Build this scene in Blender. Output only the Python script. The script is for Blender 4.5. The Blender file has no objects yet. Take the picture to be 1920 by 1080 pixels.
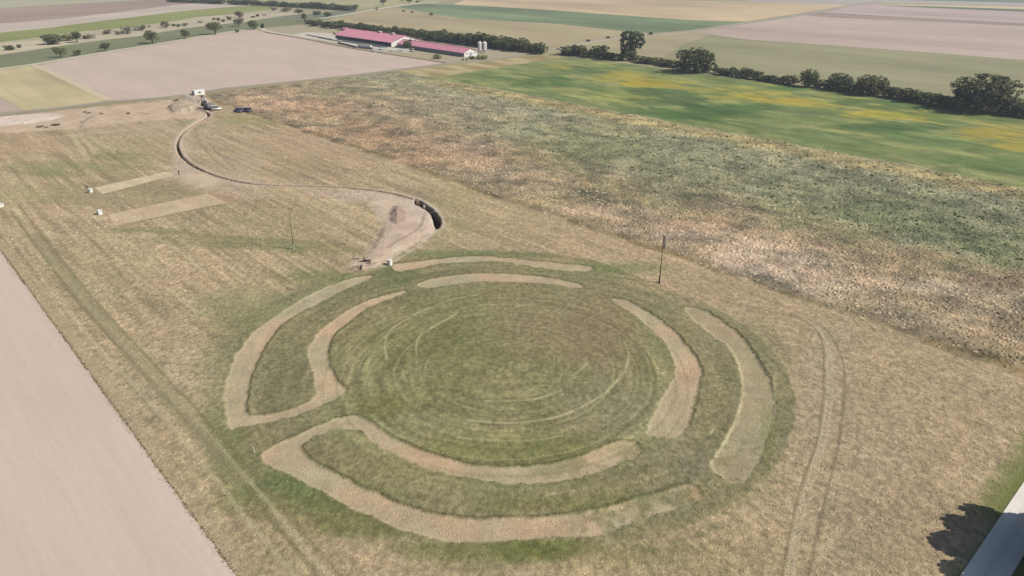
import bpy, bmesh, math, random
import numpy as np
from mathutils import Vector, Matrix, Euler
random.seed(7); rng = np.random.default_rng(7)
R = math.radians
scn = bpy.context.scene

# ------------------------------------------------------------------ camera
# World: +Y runs along the field rows, +X across them (metres). Drone 60 m up.
FPX, PITCH, CAM_H, YAW = 1350.0, R(24.6159), 60.0, R(42.4)
cd = bpy.data.cameras.new('camera'); cam = bpy.data.objects.new('camera', cd)
scn.collection.objects.link(cam); scn.camera = cam
cd.sensor_width = 36.0; cd.lens = FPX / 1920 * 36; cd.clip_start = .5; cd.clip_end = 20000
cam.location = (0, 0, CAM_H)
cam.rotation_euler = (math.pi/2 - PITCH, 0, -YAW)
# ------------------------------------------------------------------ light
SUN_EL = R(41.0)
SUN_DIR = Vector((.503, -.863, 0)).normalized() * math.cos(SUN_EL) + Vector((0, 0, math.sin(SUN_EL)))
SUN_ROT = math.atan2(SUN_DIR.x, SUN_DIR.y)
w = bpy.data.worlds.new('World'); scn.world = w; w.use_nodes = True
nt = w.node_tree; nt.nodes.clear()
sky = nt.nodes.new('ShaderNodeTexSky'); sky.sky_type = 'NISHITA'; sky.sun_disc = False
sky.sun_elevation = SUN_EL; sky.sun_rotation = SUN_ROT
bg = nt.nodes.new('ShaderNodeBackground'); bg.inputs[1].default_value = .066
wo = nt.nodes.new('ShaderNodeOutputWorld')
nt.links.new(sky.outputs[0], bg.inputs[0]); nt.links.new(bg.outputs[0], wo.inputs[0])
sl = bpy.data.lights.new('sun', 'SUN'); sl.energy = 4.2; sl.angle = R(.5); sl.color = (1, .95, .87)
so = bpy.data.objects.new('sun', sl); scn.collection.objects.link(so)
so.rotation_euler = SUN_DIR.to_track_quat('Z', 'Y').to_euler(); so.location = (0, 0, 200)
scn.view_settings.view_transform = 'Standard'; scn.view_settings.look = 'None'
scn.view_settings.gamma = 1; scn.view_settings.exposure = .95
KALB = 2.0          # how bright a lit white sheet comes out, to turn seen colours into albedo

# ------------------------------------------------------------------ helpers
CA, SA, CP, SP = math.cos(YAW), math.sin(YAW), math.cos(PITCH), math.sin(PITCH)
def P(px, py):
    dx = (px-960)/FPX; dy = -(py-540)/FPX
    X = dx; Y = CP + dy*SP; Z = -SP + dy*CP
    t = -CAM_H/Z; X *= t; Y *= t
    return (X*CA + Y*SA, -X*SA + Y*CA)
def PL(l): return np.array([P(*q) for q in l])
def pix(x, y, z):
    X = x*CA - y*SA; Y = x*SA + y*CA; Z = z-CAM_H
    d = Y*CP - Z*SP; u = Y*SP + Z*CP
    return 960+FPX*X/d, 540-FPX*u/d
def hgt(x, y, ytop):
    lo, hi = 0, 60
    for _ in range(40):
        m = (lo+hi)/2
        if pix(x, y, m)[1] > ytop: lo = m
        else: hi = m
    return lo
def slant(x, y): return math.sqrt(x*x+y*y+CAM_H**2)
def s2l(c):
    c = np.asarray(c, float)/255
    return np.where(c < .04045, c/12.92, ((c+.055)/1.055)**2.4)
def alb(c): return s2l(c)/KALB
def _hash(ix, iy, seed):
    h = (ix.astype(np.int64)*374761393 + iy.astype(np.int64)*668265263 + seed*1274126177) & 0xffffffff
    h = ((h ^ (h >> 13))*1274126177) & 0xffffffff
    return ((h ^ (h >> 16)) & 0xffffff)/float(0xffffff)
def vn(x, y, seed=0):
    ix = np.floor(x); iy = np.floor(y); fx = x-ix; fy = y-iy
    fx = fx*fx*(3-2*fx); fy = fy*fy*(3-2*fy)
    a = _hash(ix, iy, seed); b = _hash(ix+1, iy, seed); c = _hash(ix, iy+1, seed); d = _hash(ix+1, iy+1, seed)
    return (a*(1-fx)+b*fx)*(1-fy)+(c*(1-fx)+d*fx)*fy
def fbm(x, y, s, o=3, seed=0, sy=None):
    sy = sy or s; r = 0; t = 0; a = 1
    for k in range(o):
        ca, sa = math.cos(.5*k), math.sin(.5*k)
        xx, yy = x/s, y/sy
        if sy == s: xx, yy = xx*ca-yy*sa, xx*sa+yy*ca
        r = r + a*vn(xx*2**k, yy*2**k, seed+k*17); t += a; a *= .5
    return r/t
def sst(a, b, x):
    t = np.clip((x-a)/(b-a), 0, 1); return t*t*(3-2*t)
def segdist(x, y, pts, closed):
    """signed distance in metres (negative inside when closed) and the offset to the nearest point"""
    n = len(pts); best = np.full(x.shape, 1e9); ox = np.zeros_like(x); oy = np.zeros_like(x)
    ins = np.zeros(x.shape, bool)
    for i in range(n if closed else n-1):
        ax, ay = pts[i]; bx, by = pts[(i+1) % n]
        dx, dy = bx-ax, by-ay; L = dx*dx+dy*dy+1e-9
        t = np.clip(((x-ax)*dx+(y-ay)*dy)/L, 0, 1)
        qx = x-(ax+t*dx); qy = y-(ay+t*dy); d = qx*qx+qy*qy
        m = d < best; best = np.where(m, d, best); ox = np.where(m, qx, ox); oy = np.where(m, qy, oy)
        if closed:
            c = ((ay > y) != (by > y)) & (x < (bx-ax)*(y-ay)/(by-ay+1e-12)+ax); ins ^= c
    d = np.sqrt(best)
    if closed: d = np.where(ins, -d, d)
    return d, ox, oy
def smooth(pts, n=2, closed=False):
    p = np.array(pts, float)
    for _ in range(n):
        q = np.roll(p, -1, 0) if closed else p[1:]
        a = p if closed else p[:-1]
        r = np.empty((len(a)*2, 2)); r[0::2] = .75*a+.25*q; r[1::2] = .25*a+.75*q
        if not closed: r = np.vstack([p[:1], r, p[-1:]])
        p = r
    return p
def near(x, y, pts, pad):
    lo = pts.min(0)-pad; hi = pts.max(0)+pad
    return np.nonzero((x > lo[0]) & (x < hi[0]) & (y > lo[1]) & (y < hi[1]))[0]
def col_of(o): return o
def link(o): scn.collection.objects.link(o); return o
def obj(name, mesh, mat=None, parent=None):
    o = bpy.data.objects.new(name, mesh); link(o)
    if mat and not mesh.materials: mesh.materials.append(mat)
    if parent: o.parent = parent
    return o
def tag(o, label=None, cat=None, group=None, kind=None):
    if label: o['label'] = label
    if cat: o['category'] = cat
    if group: o['group'] = group
    if kind: o['kind'] = kind
    return o
def empty(name, loc, rz=0):
    o = bpy.data.objects.new(name, None); o.empty_display_size = .3; link(o)
    o.location = loc; o.rotation_euler = (0, 0, rz); return o
def copy_tree(o, parent=None):
    c = o.copy(); link(c)
    if parent: c.parent = parent
    for ch in list(o.children): copy_tree(ch, c)
    return c
def np_mesh(name, co, faces, col=None, attrs=None, smooth_=False):
    """faces: (n,4) or (n,3) int array"""
    me = bpy.data.meshes.new(name); k = faces.shape[1]
    me.vertices.add(len(co)); me.vertices.foreach_set('co', np.asarray(co, np.float32).ravel())
    me.loops.add(faces.size); me.loops.foreach_set('vertex_index', faces.astype(np.int32).ravel())
    me.polygons.add(len(faces)); me.polygons.foreach_set('loop_start', np.arange(len(faces), dtype=np.int32)*k)
    if smooth_: me.polygons.foreach_set('use_smooth', np.ones(len(faces), bool))
    me.update(calc_edges=True)
    if col is not None:
        a = me.attributes.new('col', 'FLOAT_COLOR', 'POINT')
        c4 = np.ones((len(co), 4), np.float32); c4[:, :3] = col; a.data.foreach_set('color', c4.ravel())
    for n, v in (attrs or {}).items():
        a = me.attributes.new(n, 'FLOAT', 'POINT'); a.data.foreach_set('value', np.asarray(v, np.float32))
    return me
def grid_faces(nx, ny):
    i = np.arange(nx-1)[None, :]; j = np.arange(ny-1)[:, None]
    a = (j*nx+i).ravel(); return np.stack([a, a+1, a+nx+1, a+nx], 1)

# ------------------------------------------------------------------ materials
class NT:
    def __init__(s, name, rough=.9, spec=.15):
        s.m = bpy.data.materials.new(name); s.m.use_nodes = True; s.t = s.m.node_tree
        s.b = s.t.nodes['Principled BSDF']; s.b.inputs['Roughness'].default_value = rough
        s.b.inputs['Specular IOR Level'].default_value = spec
    def n(s, t, **k):
        q = s.t.nodes.new(t)
        for a, v in k.items(): setattr(q, a, v)
        return q
    def l(s, a, b): s.t.links.new(a, b)
    def math(s, op, a, b):
        q = s.n('ShaderNodeMath', operation=op)
        for i, v in enumerate((a, b)):
            if isinstance(v, (int, float)): q.inputs[i].default_value = v
            else: s.l(v, q.inputs[i])
        return q.outputs[0]
    def noise(s, scale, detail=3, rough=.6, stretch=(1, 1, 1), rot=0, vec=None):
        tc = s.n('ShaderNodeTexCoord'); mp = s.n('ShaderNodeMapping')
        mp.inputs['Scale'].default_value = stretch; mp.inputs['Rotation'].default_value = (0, 0, rot)
        s.l(vec or tc.outputs['Object'], mp.inputs[0])
        q = s.n('ShaderNodeTexNoise'); q.inputs['Scale'].default_value = scale
        q.inputs['Detail'].default_value = detail; q.inputs['Roughness'].default_value = rough
        s.l(mp.outputs[0], q.inputs[0]); return q.outputs[0]
def ground_mat(name, layers, bump=.0, bscale=3, hue=.15, spec=.05):
    """colour attribute 'col' times grain; layers = (scale, stretch, rot, contrast, detail)"""
    t = NT(name, .95, spec)
    at = t.n('ShaderNodeAttribute', attribute_name='col'); gr = t.n('ShaderNodeAttribute', attribute_name='grain')
    s = None
    for sc, st, ro, am, de in layers:
        v = t.math('MULTIPLY', t.math('SUBTRACT', t.noise(sc, de, .65, st, ro), .5), am*2)
        s = v if s is None else t.math('ADD', s, v)
    v = t.math('ADD', t.math('MULTIPLY', s, gr.outputs['Fac']), 1)
    v = t.math('MAXIMUM', v, .2)
    hs = t.n('ShaderNodeHueSaturation'); t.l(at.outputs['Color'], hs.inputs['Color'])
    t.l(v, hs.inputs['Value'])
    hn = t.math('ADD', t.math('MULTIPLY', t.math('SUBTRACT', t.noise(layers[0][0]*.45, 3), .5), hue), .5)
    t.l(hn, hs.inputs['Hue'])
    t.l(hs.outputs[0], t.b.inputs['Base Color'])
    if bump:
        bp = t.n('ShaderNodeBump'); bp.inputs['Strength'].default_value = bump; bp.inputs['Distance'].default_value = .25
        t.l(t.noise(bscale, 4, .7), bp.inputs['Height']); t.l(bp.outputs[0], t.b.inputs['Normal'])
    return t.m
def solid(name, c, rough=.6, spec=.3, metal=0, var=.12, vs=1.5, raw=False):
    t = NT(name, rough, spec); t.b.inputs['Metallic'].default_value = metal
    base = tuple(alb(c)) if not raw else tuple(c)
    mx = t.n('ShaderNodeHueSaturation'); mx.inputs['Color'].default_value = (*base, 1)
    t.l(t.math('ADD', t.math('MULTIPLY', t.math('SUBTRACT', t.noise(vs, 4), .5), var*2), 1), mx.inputs['Value'])
    t.l(mx.outputs[0], t.b.inputs['Base Color']); return t.m
def leaf_mat(name):
    t = NT(name, .75, .1)
    at = t.n('ShaderNodeAttribute', attribute_name='col')
    oi = t.n('ShaderNodeObjectInfo'); hs = t.n('ShaderNodeHueSaturation')
    t.l(at.outputs['Color'], hs.inputs['Color'])
    t.l(t.math('ADD', t.math('MULTIPLY', oi.outputs['Random'], .5), .8), hs.inputs['Value'])
    t.l(t.math('ADD', t.math('MULTIPLY', oi.outputs['Random'], .04), .48), hs.inputs['Hue'])
    t.l(hs.outputs[0], t.b.inputs['Base Color'])
    tr = t.n('ShaderNodeBsdfTranslucent'); t.l(hs.outputs[0], tr.inputs[0])
    mx = t.n('ShaderNodeMixShader'); mx.inputs[0].default_value = .2
    out = t.t.nodes['Material Output']
    t.l(t.b.outputs[0], mx.inputs[1]); t.l(tr.outputs[0], mx.inputs[2]); t.l(mx.outputs[0], out.inputs[0])
    return t.m
M_grass = ground_mat('meadow_grass', [(3.6, (1, 1, 1), 0, .8, 3), (.7, (1, .4, 1), 0, .12, 4)], bump=.4, bscale=4, hue=.06)
M_weed = ground_mat('weedy_growth', [(1.6, (1, .8, 1), 0, .75, 4), (.3, (1, .6, 1), 0, .35, 3)], bump=.5, bscale=2, hue=.05)
M_crop = ground_mat('crop_rows', [(.5, (1, .5, 1), 0, .45, 4), (.06, (1, .3, 1), 0, .3, 3)], hue=.02)
M_till = ground_mat('tilled_soil', [(1.6, (1, .03, 1), 0, .09, 2), (.9, (1, 1, 1), 0, .06, 4), (.05, (1, .25, 1), 0, .08, 3)], hue=.03)
M_far_u = ground_mat('field_rows_long', [(.12, (1, .04, 1), 0, .22, 4), (.012, (1, .3, 1), 0, .5, 4)], hue=.06)
M_far_v = ground_mat('field_rows_cross', [(.12, (.04, 1, 1), 0, .22, 4), (.012, (.3, 1, 1), 0, .5, 4)], hue=.06)
M_far_r = ground_mat('field_rows_slanted', [(.10, (1, .05, 1), R(-20), .25, 4), (.012, (1, .3, 1), R(-20), .35, 3)], hue=.06)
M_dirt = ground_mat('packed_dirt', [(2.0, (1, 1, 1), 0, .18, 4), (.2, (1, 1, 1), 0, .14, 3)], bump=.15, hue=.03)
M_leaf = leaf_mat('leaves'); M_bark = solid('bark', (95, 85, 72), .9, .05)
M_blade = leaf_mat('grass_blades')

# ------------------------------------------------------------------ what grows or lies where: one paint function
RING_C = np.array(P(948, 690))
STRIPS = {
 'left': [(692,515),(637,528),(577,554),(525,587),(481,618),(453,650),(431,687),(422,731),(424,776),(433,807),(445,801),(496,792),(548,781),(592,765),(629,750),(655,733),(644,726),(626,705),(616,680),(616,650),(626,624),(666,594),(696,572),(764,548),(758,545),(703,559),(651,583),(607,613),(586,639),(576,661),(583,691),(594,728),(587,750),(570,759),(537,770),(492,780),(459,780),(461,750),(466,709),(477,691),(488,665),(500,643),(518,617),(555,589),(600,568),(651,539),(703,520)],
 'near': [(482,856),(525,831),(576,809),(626,787),(664,778),(689,787),(708,800),(740,822),(784,841),(844,863),(891,875),(938,877),(1013,875),(1076,861),(1126,842),(1158,827),(1183,827),(1208,841),(1199,856),(1151,875),(1088,894),(1013,907),(950,907),(922,901),(875,894),(828,885),(781,869),(733,850),(702,834),(683,812),(664,803),(626,804),(585,822),(563,834),(562,847),(582,860),(623,885),(670,910),(733,938),(790,960),(844,971),(922,975),(1000,971),(1044,967),(1139,954),(1196,935),(1246,923),(1284,910),(1303,912),(1317,926),(1309,941),(1249,960),(1170,982),(1151,1000),(1076,1006),(950,1012),(891,1018),(812,1011),(749,992),(670,957),(607,923),(554,894),(507,875)],
 'far_outer': [(735,495),(780,491),(835,484),(891,480),(931,482),(1020,491),(1109,499),(1113,506),(1094,510),(1020,503),(946,490),(891,490),(835,493),(791,501),(742,511)],
 'far_inner': [(776,534),(817,521),(872,514),(928,512),(1002,517),(1057,525),(1098,536),(1087,541),(1020,530),(965,528),(909,527),(854,532),(798,541)],
 'right_inner': [(1141,560),(1167,560),(1204,577),(1248,607),(1278,636),(1307,673),(1318,699),(1305,744),(1296,777),(1285,810),(1263,823),(1222,820),(1207,807),(1230,773),(1243,744),(1259,718),(1267,696),(1261,666),(1248,640),(1222,618),(1185,584)],
 'right_outer': [(1281,575),(1311,577),(1352,599),(1389,629),(1418,666),(1444,714),(1452,747),(1450,788),(1435,834),(1419,875),(1391,904),(1369,908),(1334,882),(1332,869),(1356,834),(1378,793),(1391,753),(1394,729),(1389,692),(1370,651),(1337,629),(1300,599)]}
GREEN = [(740,476),(900,467),(1050,476),(1130,492),(1190,515),(1250,542),(1310,565),(1370,590),(1430,635),(1470,680),(1493,740),(1490,800),(1462,865),(1390,940),(1290,985),(1180,1012),(1100,1030),(900,1052),(700,1022),(580,958),(480,895),(410,825),(378,745),(388,680),(430,622),(520,562),(620,515),(700,500)]
LINES = [  # mown straw left in thin rings: pixels, strength
 ([(726,675),(720,641),(733,615),(791,582),(846,562),(894,553)], .7), ([(781,667),(780,645),(787,627),(857,588)], .8),
 ([(657,675),(655,641),(672,623),(698,599),(728,586)], .4), ([(658,690),(676,710),(705,725)], .3),
 ([(909,753),(991,751),(1020,745),(1054,732)], .7), ([(876,788),(946,795),(1002,790),(1050,782),(1094,762),(1131,741),(1150,722),(1172,697),(1181,665),(1170,640)], .75),
 ([(857,821),(946,828),(1010,826),(1054,817)], .55), ([(1072,704),(1091,693),(1102,678)], .6), ([(985,735),(1015,722)], .4),
 ([(1391,753),(1378,793),(1356,834),(1332,869)], .8), ([(1394,729),(1389,692),(1370,651)], .5), ([(1450,715),(1455,760),(1450,792)], .7),
 ([(1227,896),(1252,884)], .6), ([(1025,928),(1075,920)], .5), ([(1330,815),(1342,800)], .6), ([(1391,904),(1415,878)], .7),
 ([(1337,629),(1300,599),(1245,560)], .4), ([(1145,560),(1204,577)], .3), ([(1210,700),(1225,730),(1200,775),(1150,805)], .25),
 ([(235,505),(330,452),(390,500),(420,530)], .0), ([(310,450),(350,480),(385,512)], .5)]
BLOBS = [  # broad patches: px, py, rx, ry, colour, strength
 (940,680,270,140,(132,130,90),.45), (1040,600,120,60,(150,132,104),.55), (1140,620,70,70,(142,124,96),.45), (1150,760,90,60,(146,138,112),.45),
 (820,640,110,80,(108,112,68),.35), (700,760,60,30,(120,118,66),.4), (950,840,180,25,(112,116,62),.4), (540,700,50,70,(116,116,84),.4),
 (600,930,160,28,(110,118,72),.75), (560,905,60,16,(112,122,80),.6), (700,985,110,26,(112,114,70),.65), (900,1030,160,20,(112,116,68),.6), (1040,1030,90,20,(100,108,54),.55), (520,1000,60,60,(150,135,100),.4), (420,800,40,60,(118,124,80),.6), (470,880,60,30,(114,120,80),.5),
 (480,575,90,28,(130,135,95),.55), (430,620,40,70,(128,128,92),.4), (620,520,80,14,(112,122,78),.5), (740,515,60,16,(100,112,70),.5), (1150,505,90,12,(110,122,78),.5), (830,476,160,6,(120,130,86),.6),
 (700,870,90,30,(140,130,90),.4), (1020,945,150,18,(116,118,66),.4), (1280,860,80,40,(142,135,108),.5), (1400,860,60,60,(140,135,98),.4), (1410,640,50,60,(116,118,88),.35), (1220,850,60,30,(138,132,104),.4),
 (1560,690,50,80,(174,157,132),.5), (1620,820,120,160,(166,150,124),.4), (1760,760,160,110,(172,152,120),.4), (1700,1000,120,80,(158,140,112),.5), (1300,1040,160,60,(158,142,106),.4), (1150,1050,80,30,(140,132,88),.4),
 (300,700,140,90,(180,165,134),.4), (200,520,160,60,(176,162,126),.35), (320,520,60,22,(184,160,134),.5), (270,620,90,40,(182,162,130),.4), (440,560,70,30,(176,160,126),.3),
 (140,310,100,9,(142,144,100),.5), (100,326,50,6,(126,138,92),.5), (215,290,50,10,(132,134,92),.5), (60,270,90,22,(188,162,130),.55), (250,265,120,18,(170,156,120),.5), (260,240,120,14,(192,168,142),.5), (60,360,90,18,(170,160,118),.5),
 (450,225,50,10,(158,152,108),.6), (500,225,50,7,(150,148,100),.5), (400,235,30,16,(170,155,128),.4), (360,235,24,10,(140,136,100),.7), (370,260,40,30,(188,168,142),.4),
 (560,270,110,30,(186,160,132),.45), (650,300,60,16,(176,150,122),.3), (520,420,130,30,(170,158,120),.4), (390,450,110,7,(140,134,98),.5), (480,460,120,6,(128,130,92),.6), (280,430,80,6,(142,136,100),.4), (620,470,70,10,(140,136,96),.5), (550,468,14,5,(124,132,94),.6),
 (400,345,70,16,(196,176,156),.7), (460,365,60,8,(190,168,146),.6), (350,330,40,18,(194,174,152),.6), (340,300,14,40,(198,178,156),.7), (620,362,80,7,(194,170,148),.6), (690,368,60,8,(198,178,160),.6), (500,345,60,8,(188,164,138),.5), (440,310,50,22,(186,166,142),.5),
 (250,355,110,14,(154,142,110),.6), (330,350,90,14,(156,142,110),.6), (200,372,110,14,(154,144,112),.6), (420,372,25,8,(168,138,110),.5), (300,372,70,5,(188,168,130),.4),
 (850,410,60,40,(160,152,112),.4), (1000,400,150,40,(178,158,122),.5), (1150,450,100,30,(184,160,126),.5), (900,340,80,40,(170,155,112),.4), (1330,540,120,30,(178,155,124),.5), (1450,590,80,18,(182,160,130),.4), (1230,935,30,9,(116,122,86),.6), (1170,965,26,7,(122,124,88),.5), (1300,928,16,12,(178,150,108),.6), (1380,870,26,20,(134,128,98),.6), (1400,780,20,50,(150,140,110),.5), (1440,800,12,40,(132,132,84),.6), (1120,880,40,8,(150,140,112),.4), (1340,640,30,30,(150,140,112),.3)]
STRIP_WEAR = [b[:5]+(b[5]*.5,) for b in BLOBS[-8:]]
SOIL = [  # bare earth heaps and scraped ground: polygon, colour, edge softness m, height
 ([(812,385),(822,402),(826,420),(815,435),(790,452),(762,470),(738,485),(722,497),(697,507),(668,508),(650,500),(662,487),(680,478),(690,465),(712,440),(716,420),(700,395),(690,372),(706,362),(750,370),(785,376)], (200,180,162), 2.2, .25),
 ([(760,370),(812,385),(824,412),(818,430),(790,425),(770,400)], (208,190,172), 1.0, .2),
 ([(728,400),(738,388),(752,388),(762,400),(760,416),(745,424),(730,418)], (158,138,126), 1.0, .9),
 ([(705,450),(716,428),(724,426),(722,440),(708,458)], (160,140,124), 1.0, .3),
 ([(-40,240),(-40,219),(60,212),(180,200),(300,190),(340,187),(372,190),(395,206),(388,222),(350,222),(300,225),(200,235),(100,245),(0,250)], (196,174,152), 5, .15),
 ([(-40,238),(-40,222),(60,214),(110,213),(120,222),(60,232),(0,238)], (212,196,184), 3, .3),
 ([(310,202),(335,193),(360,196),(378,205),(350,212),(320,214)], (176,160,142), 2, 1.4),
 ([(330,174),(350,170),(392,178),(398,190),(380,197),(350,190)], (190,176,162), 2, .9),
 ([(387,214),(360,228),(338,245),(328,262),(331,282),(342,298),(352,296),(340,272),(345,252),(366,236),(392,220)], (198,178,158), 2, .0),
 ([(335,320),(395,315),(420,340),(400,360),(345,350)], (194,174,152), 4, 0.05),
 ([(176,352),(312,322),(328,328),(192,364)], (204,186,158), .64, -.03),
 ([(203,402),(388,363),(427,380),(214,423)], (196,177,149), .6, -.03)]
RUTS = [([(798,398),(794,412),(790,426),(767,443),(744,454),(728,466)], .5, (160,140,124), .6), ([(716,440),(706,456),(700,466)], .6, (150,132,118), .5),
 ([(812,436),(790,456),(762,476),(735,492)], .8, (214,198,182), .5), ([(300,188),(330,190),(345,194)], 1.2, (222,206,188), .7), ([(365,201),(388,204),(398,210)], .6, (120,100,84), .7), ([(150,240),(160,225),(175,218)], .8, (150,136,116), .6), ([(60,262),(120,255),(200,248),(300,236)], 1.5, (206,190,160), .4),
 ([(260,212),(275,214)], 1, (140,124,104), .6), ([(655,505),(668,498),(676,507)], .4, (140,120,102), .7), ([(690,500),(705,494)], .4, (146,126,108), .6)]
TRENCH = ([(352,205),(375,207),(390,212),(392,218),(365,233),(343,248),(333,264),(332,276),(338,291),(352,305),(375,319),(410,332),(450,342),(490,347),(560,349),(620,350),(680,355),(720,360),(748,366),(775,374)], .30)
PIT = [(775,371),(790,377),(806,388),(818,398),(826,412),(826,424),(819,431),(814,424),(811,410),(803,399),(788,391),(778,385)]
BANDS = [  # wheel tracks and swaths: pixels, width m, colour, strength
 ([(20,395),(60,450),(140,560),(259,690),(370,810),(490,950),(600,1085)], .45, (126,119,88), .6),
 ([(35,385),(85,450),(165,550),(285,680),(400,800),(520,940),(640,1085)], .4, (128,120,88), .55),
 ([(28,390),(72,450),(152,556),(272,685),(385,805),(505,945),(620,1085)], .35, (194,184,148), .5),
 ([(10,420),(50,480),(120,580),(240,710),(350,830),(470,980),(560,1085)], .4, (192,180,146), .5),
 ([(60,440),(180,580),(330,760),(450,900)], 1.6, (148,140,108), .45),
 ([(0,452),(140,640),(240,780),(340,915),(450,1070)], 1.4, (182,164,134), .5),
 ([(1330,560),(1433,581),(1507,599),(1533,618),(1544,647),(1545,699),(1543,773),(1530,840),(1501,910),(1480,1000),(1464,1090)], .26, (130,114,90), .55),
 ([(1480,590),(1540,605),(1566,640),(1583,680),(1584,740),(1572,840),(1548,930),(1528,1020),(1514,1090)], .3, (128,112,90), .55),
 ([(1533,612),(1552,640),(1562,690),(1560,760),(1545,840),(1520,920),(1496,1010),(1485,1090)], .28, (196,180,150), .55),
 ([(1500,590),(1540,620),(1552,660),(1553,740),(1538,830),(1512,905),(1488,1000),(1474,1090)], .26, (194,180,150), .6),
 ([(820,440),(842,425),(846,408),(836,390)], .4, (186,176,140), .5), ([(365,240),(372,265),(400,300),(430,320)], .5, (150,135,105), .5), ([(385,262),(405,285),(440,315)], .5, (150,135,105), .5), ([(378,252),(398,285),(432,317)], .6, (196,180,148), .4),
 ([(133,250),(150,275),(165,300)], 1.2, (200,186,150), .6), ([(148,250),(170,275),(178,290)], 1, (200,186,150), .5), ([(165,255),(215,282)], 1.2, (200,186,150), .4),
 ([(205,398),(240,422),(300,450),(350,480),(385,515)], .4, (186,170,138), .4), ([(215,430),(330,436),(440,447),(560,452),(640,458)], 1.4, (132,128,92), .45),
 ([(232,423),(300,406),(380,390),(428,381)], .5, (136,128,94), .6), ([(330,340),(390,358),(428,380),(405,368)], 1.0, (166,136,106), .3),
 ([(1161,519),(1236,530)], .0001, (0,0,0), 0)]
YFIELD = [  # sown field with flowering patches: px,py,rx,ry,colour,strength
 (1175,142,55,9,(160,148,70),.75),(1225,156,50,7,(168,148,58),.85),(1160,180,70,10,(150,150,84),.6),(1080,150,30,8,(135,142,88),.5),(1060,165,40,10,(140,146,84),.4),
 (1010,152,45,8,(80,108,58),.8),(1050,158,30,6,(82,110,60),.7),(1100,136,40,4,(88,112,66),.7),(1240,172,90,7,(80,102,58),.7),(1270,190,60,10,(76,100,56),.75),(1340,205,70,12,(72,98,54),.8),(1250,215,60,9,(86,112,62),.6),(1330,218,60,9,(70,98,50),.7),
 (1300,150,60,6,(120,130,70),.6),(1360,166,60,5,(140,142,72),.7),(1400,180,60,7,(160,148,64),.8),(1480,188,70,7,(170,150,62),.85),(1420,200,40,7,(78,104,56),.7),(1440,225,60,10,(104,124,74),.5),(1540,196,60,8,(165,150,66),.7),(1620,212,60,8,(168,152,60),.85),(1680,218,50,7,(160,152,60),.8),
 (1500,165,60,4,(80,110,58),.7),(1600,192,50,7,(78,104,56),.8),(1680,200,60,8,(82,110,58),.7),(1760,212,70,8,(92,116,62),.6),(1640,238,80,8,(74,100,54),.85),(1720,240,60,6,(76,102,56),.7),(1600,265,90,8,(106,126,74),.5),(1700,278,60,6,(130,140,78),.5),(1780,262,80,12,(90,116,66),.5),
 (1850,250,60,16,(165,148,66),.85),(1900,262,40,18,(160,144,64),.8),(1900,222,40,8,(86,108,66),.8),(1800,212,60,10,(118,130,70),.7),(1900,310,60,16,(86,112,60),.6),(1800,300,60,8,(100,122,66),.5),(1920,240,50,8,(140,136,74),.6),(1550,225,60,8,(110,126,74),.5)]
WEED = [  # tall weeds strip
 (600,200,130,26,(164,130,104),.6),(520,190,60,16,(180,148,122),.6),(470,195,30,10,(166,140,112),.5),(700,250,130,26,(158,122,94),.6),(640,175,50,10,(148,146,110),.6),(780,160,80,12,(150,146,112),.5),(850,200,120,30,(152,144,116),.5),(930,160,60,14,(180,166,136),.4),(760,300,90,20,(162,128,100),.5),
 (900,290,90,20,(172,138,112),.6),(960,320,60,14,(196,166,138),.6),(880,275,60,8,(198,168,140),.6),(1010,345,50,10,(190,158,130),.5),(980,300,70,14,(150,118,90),.5),(1060,300,120,22,(122,122,84),.5),(1100,250,130,30,(132,134,96),.6),(1120,280,80,20,(110,122,76),.5),
 (1020,380,80,10,(124,114,78),.5),(1110,395,60,10,(204,172,144),.65),(1180,400,70,14,(206,178,150),.6),(1130,350,90,16,(110,108,74),.6),(1230,380,100,16,(136,120,86),.5),(1280,350,120,30,(120,120,86),.6),(1250,300,140,40,(126,132,98),.6),(1400,330,140,40,(128,134,102),.6),(1380,380,100,24,(128,118,92),.5),
 (1300,440,90,22,(196,168,146),.6),(1400,470,90,24,(202,176,154),.6),(1340,420,80,12,(158,128,98),.5),(1480,430,80,16,(186,150,124),.55),(1480,510,90,30,(194,170,150),.6),(1560,450,80,18,(170,134,106),.5),(1620,440,90,16,(140,116,88),.5),(1600,540,90,24,(188,166,142),.5),(1650,500,80,16,(150,130,100),.5),
 (1600,400,160,36,(112,122,82),.6),(1760,420,160,44,(104,118,78),.7),(1880,470,80,30,(100,116,74),.7),(1850,400,100,30,(118,126,96),.6),(1500,360,100,20,(128,134,98),.5),(1700,370,130,20,(122,128,96),.5),
 (1760,540,80,12,(206,182,156),.7),(1850,560,80,16,(200,176,146),.6),(1800,560,60,8,(130,108,80),.5),(1780,600,100,18,(190,168,140),.55),(1880,530,80,14,(150,118,90),.5),(1700,480,70,10,(140,112,84),.4),(1900,620,60,30,(160,134,106),.5),(1750,640,70,10,(122,102,72),.6),(1680,610,80,14,(168,144,112),.5),(1840,670,80,20,(132,116,80),.5)]
WEED = [(a, b, c_, d, tuple(np.array(q)*(.8 if q[1] >= q[0]-6 else .9)+(np.array([30, 27, 22]) if q[1] >= q[0]-6 else np.array([20, 19, 17]))), e) for a, b, c_, d, q, e in WEED]
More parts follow.
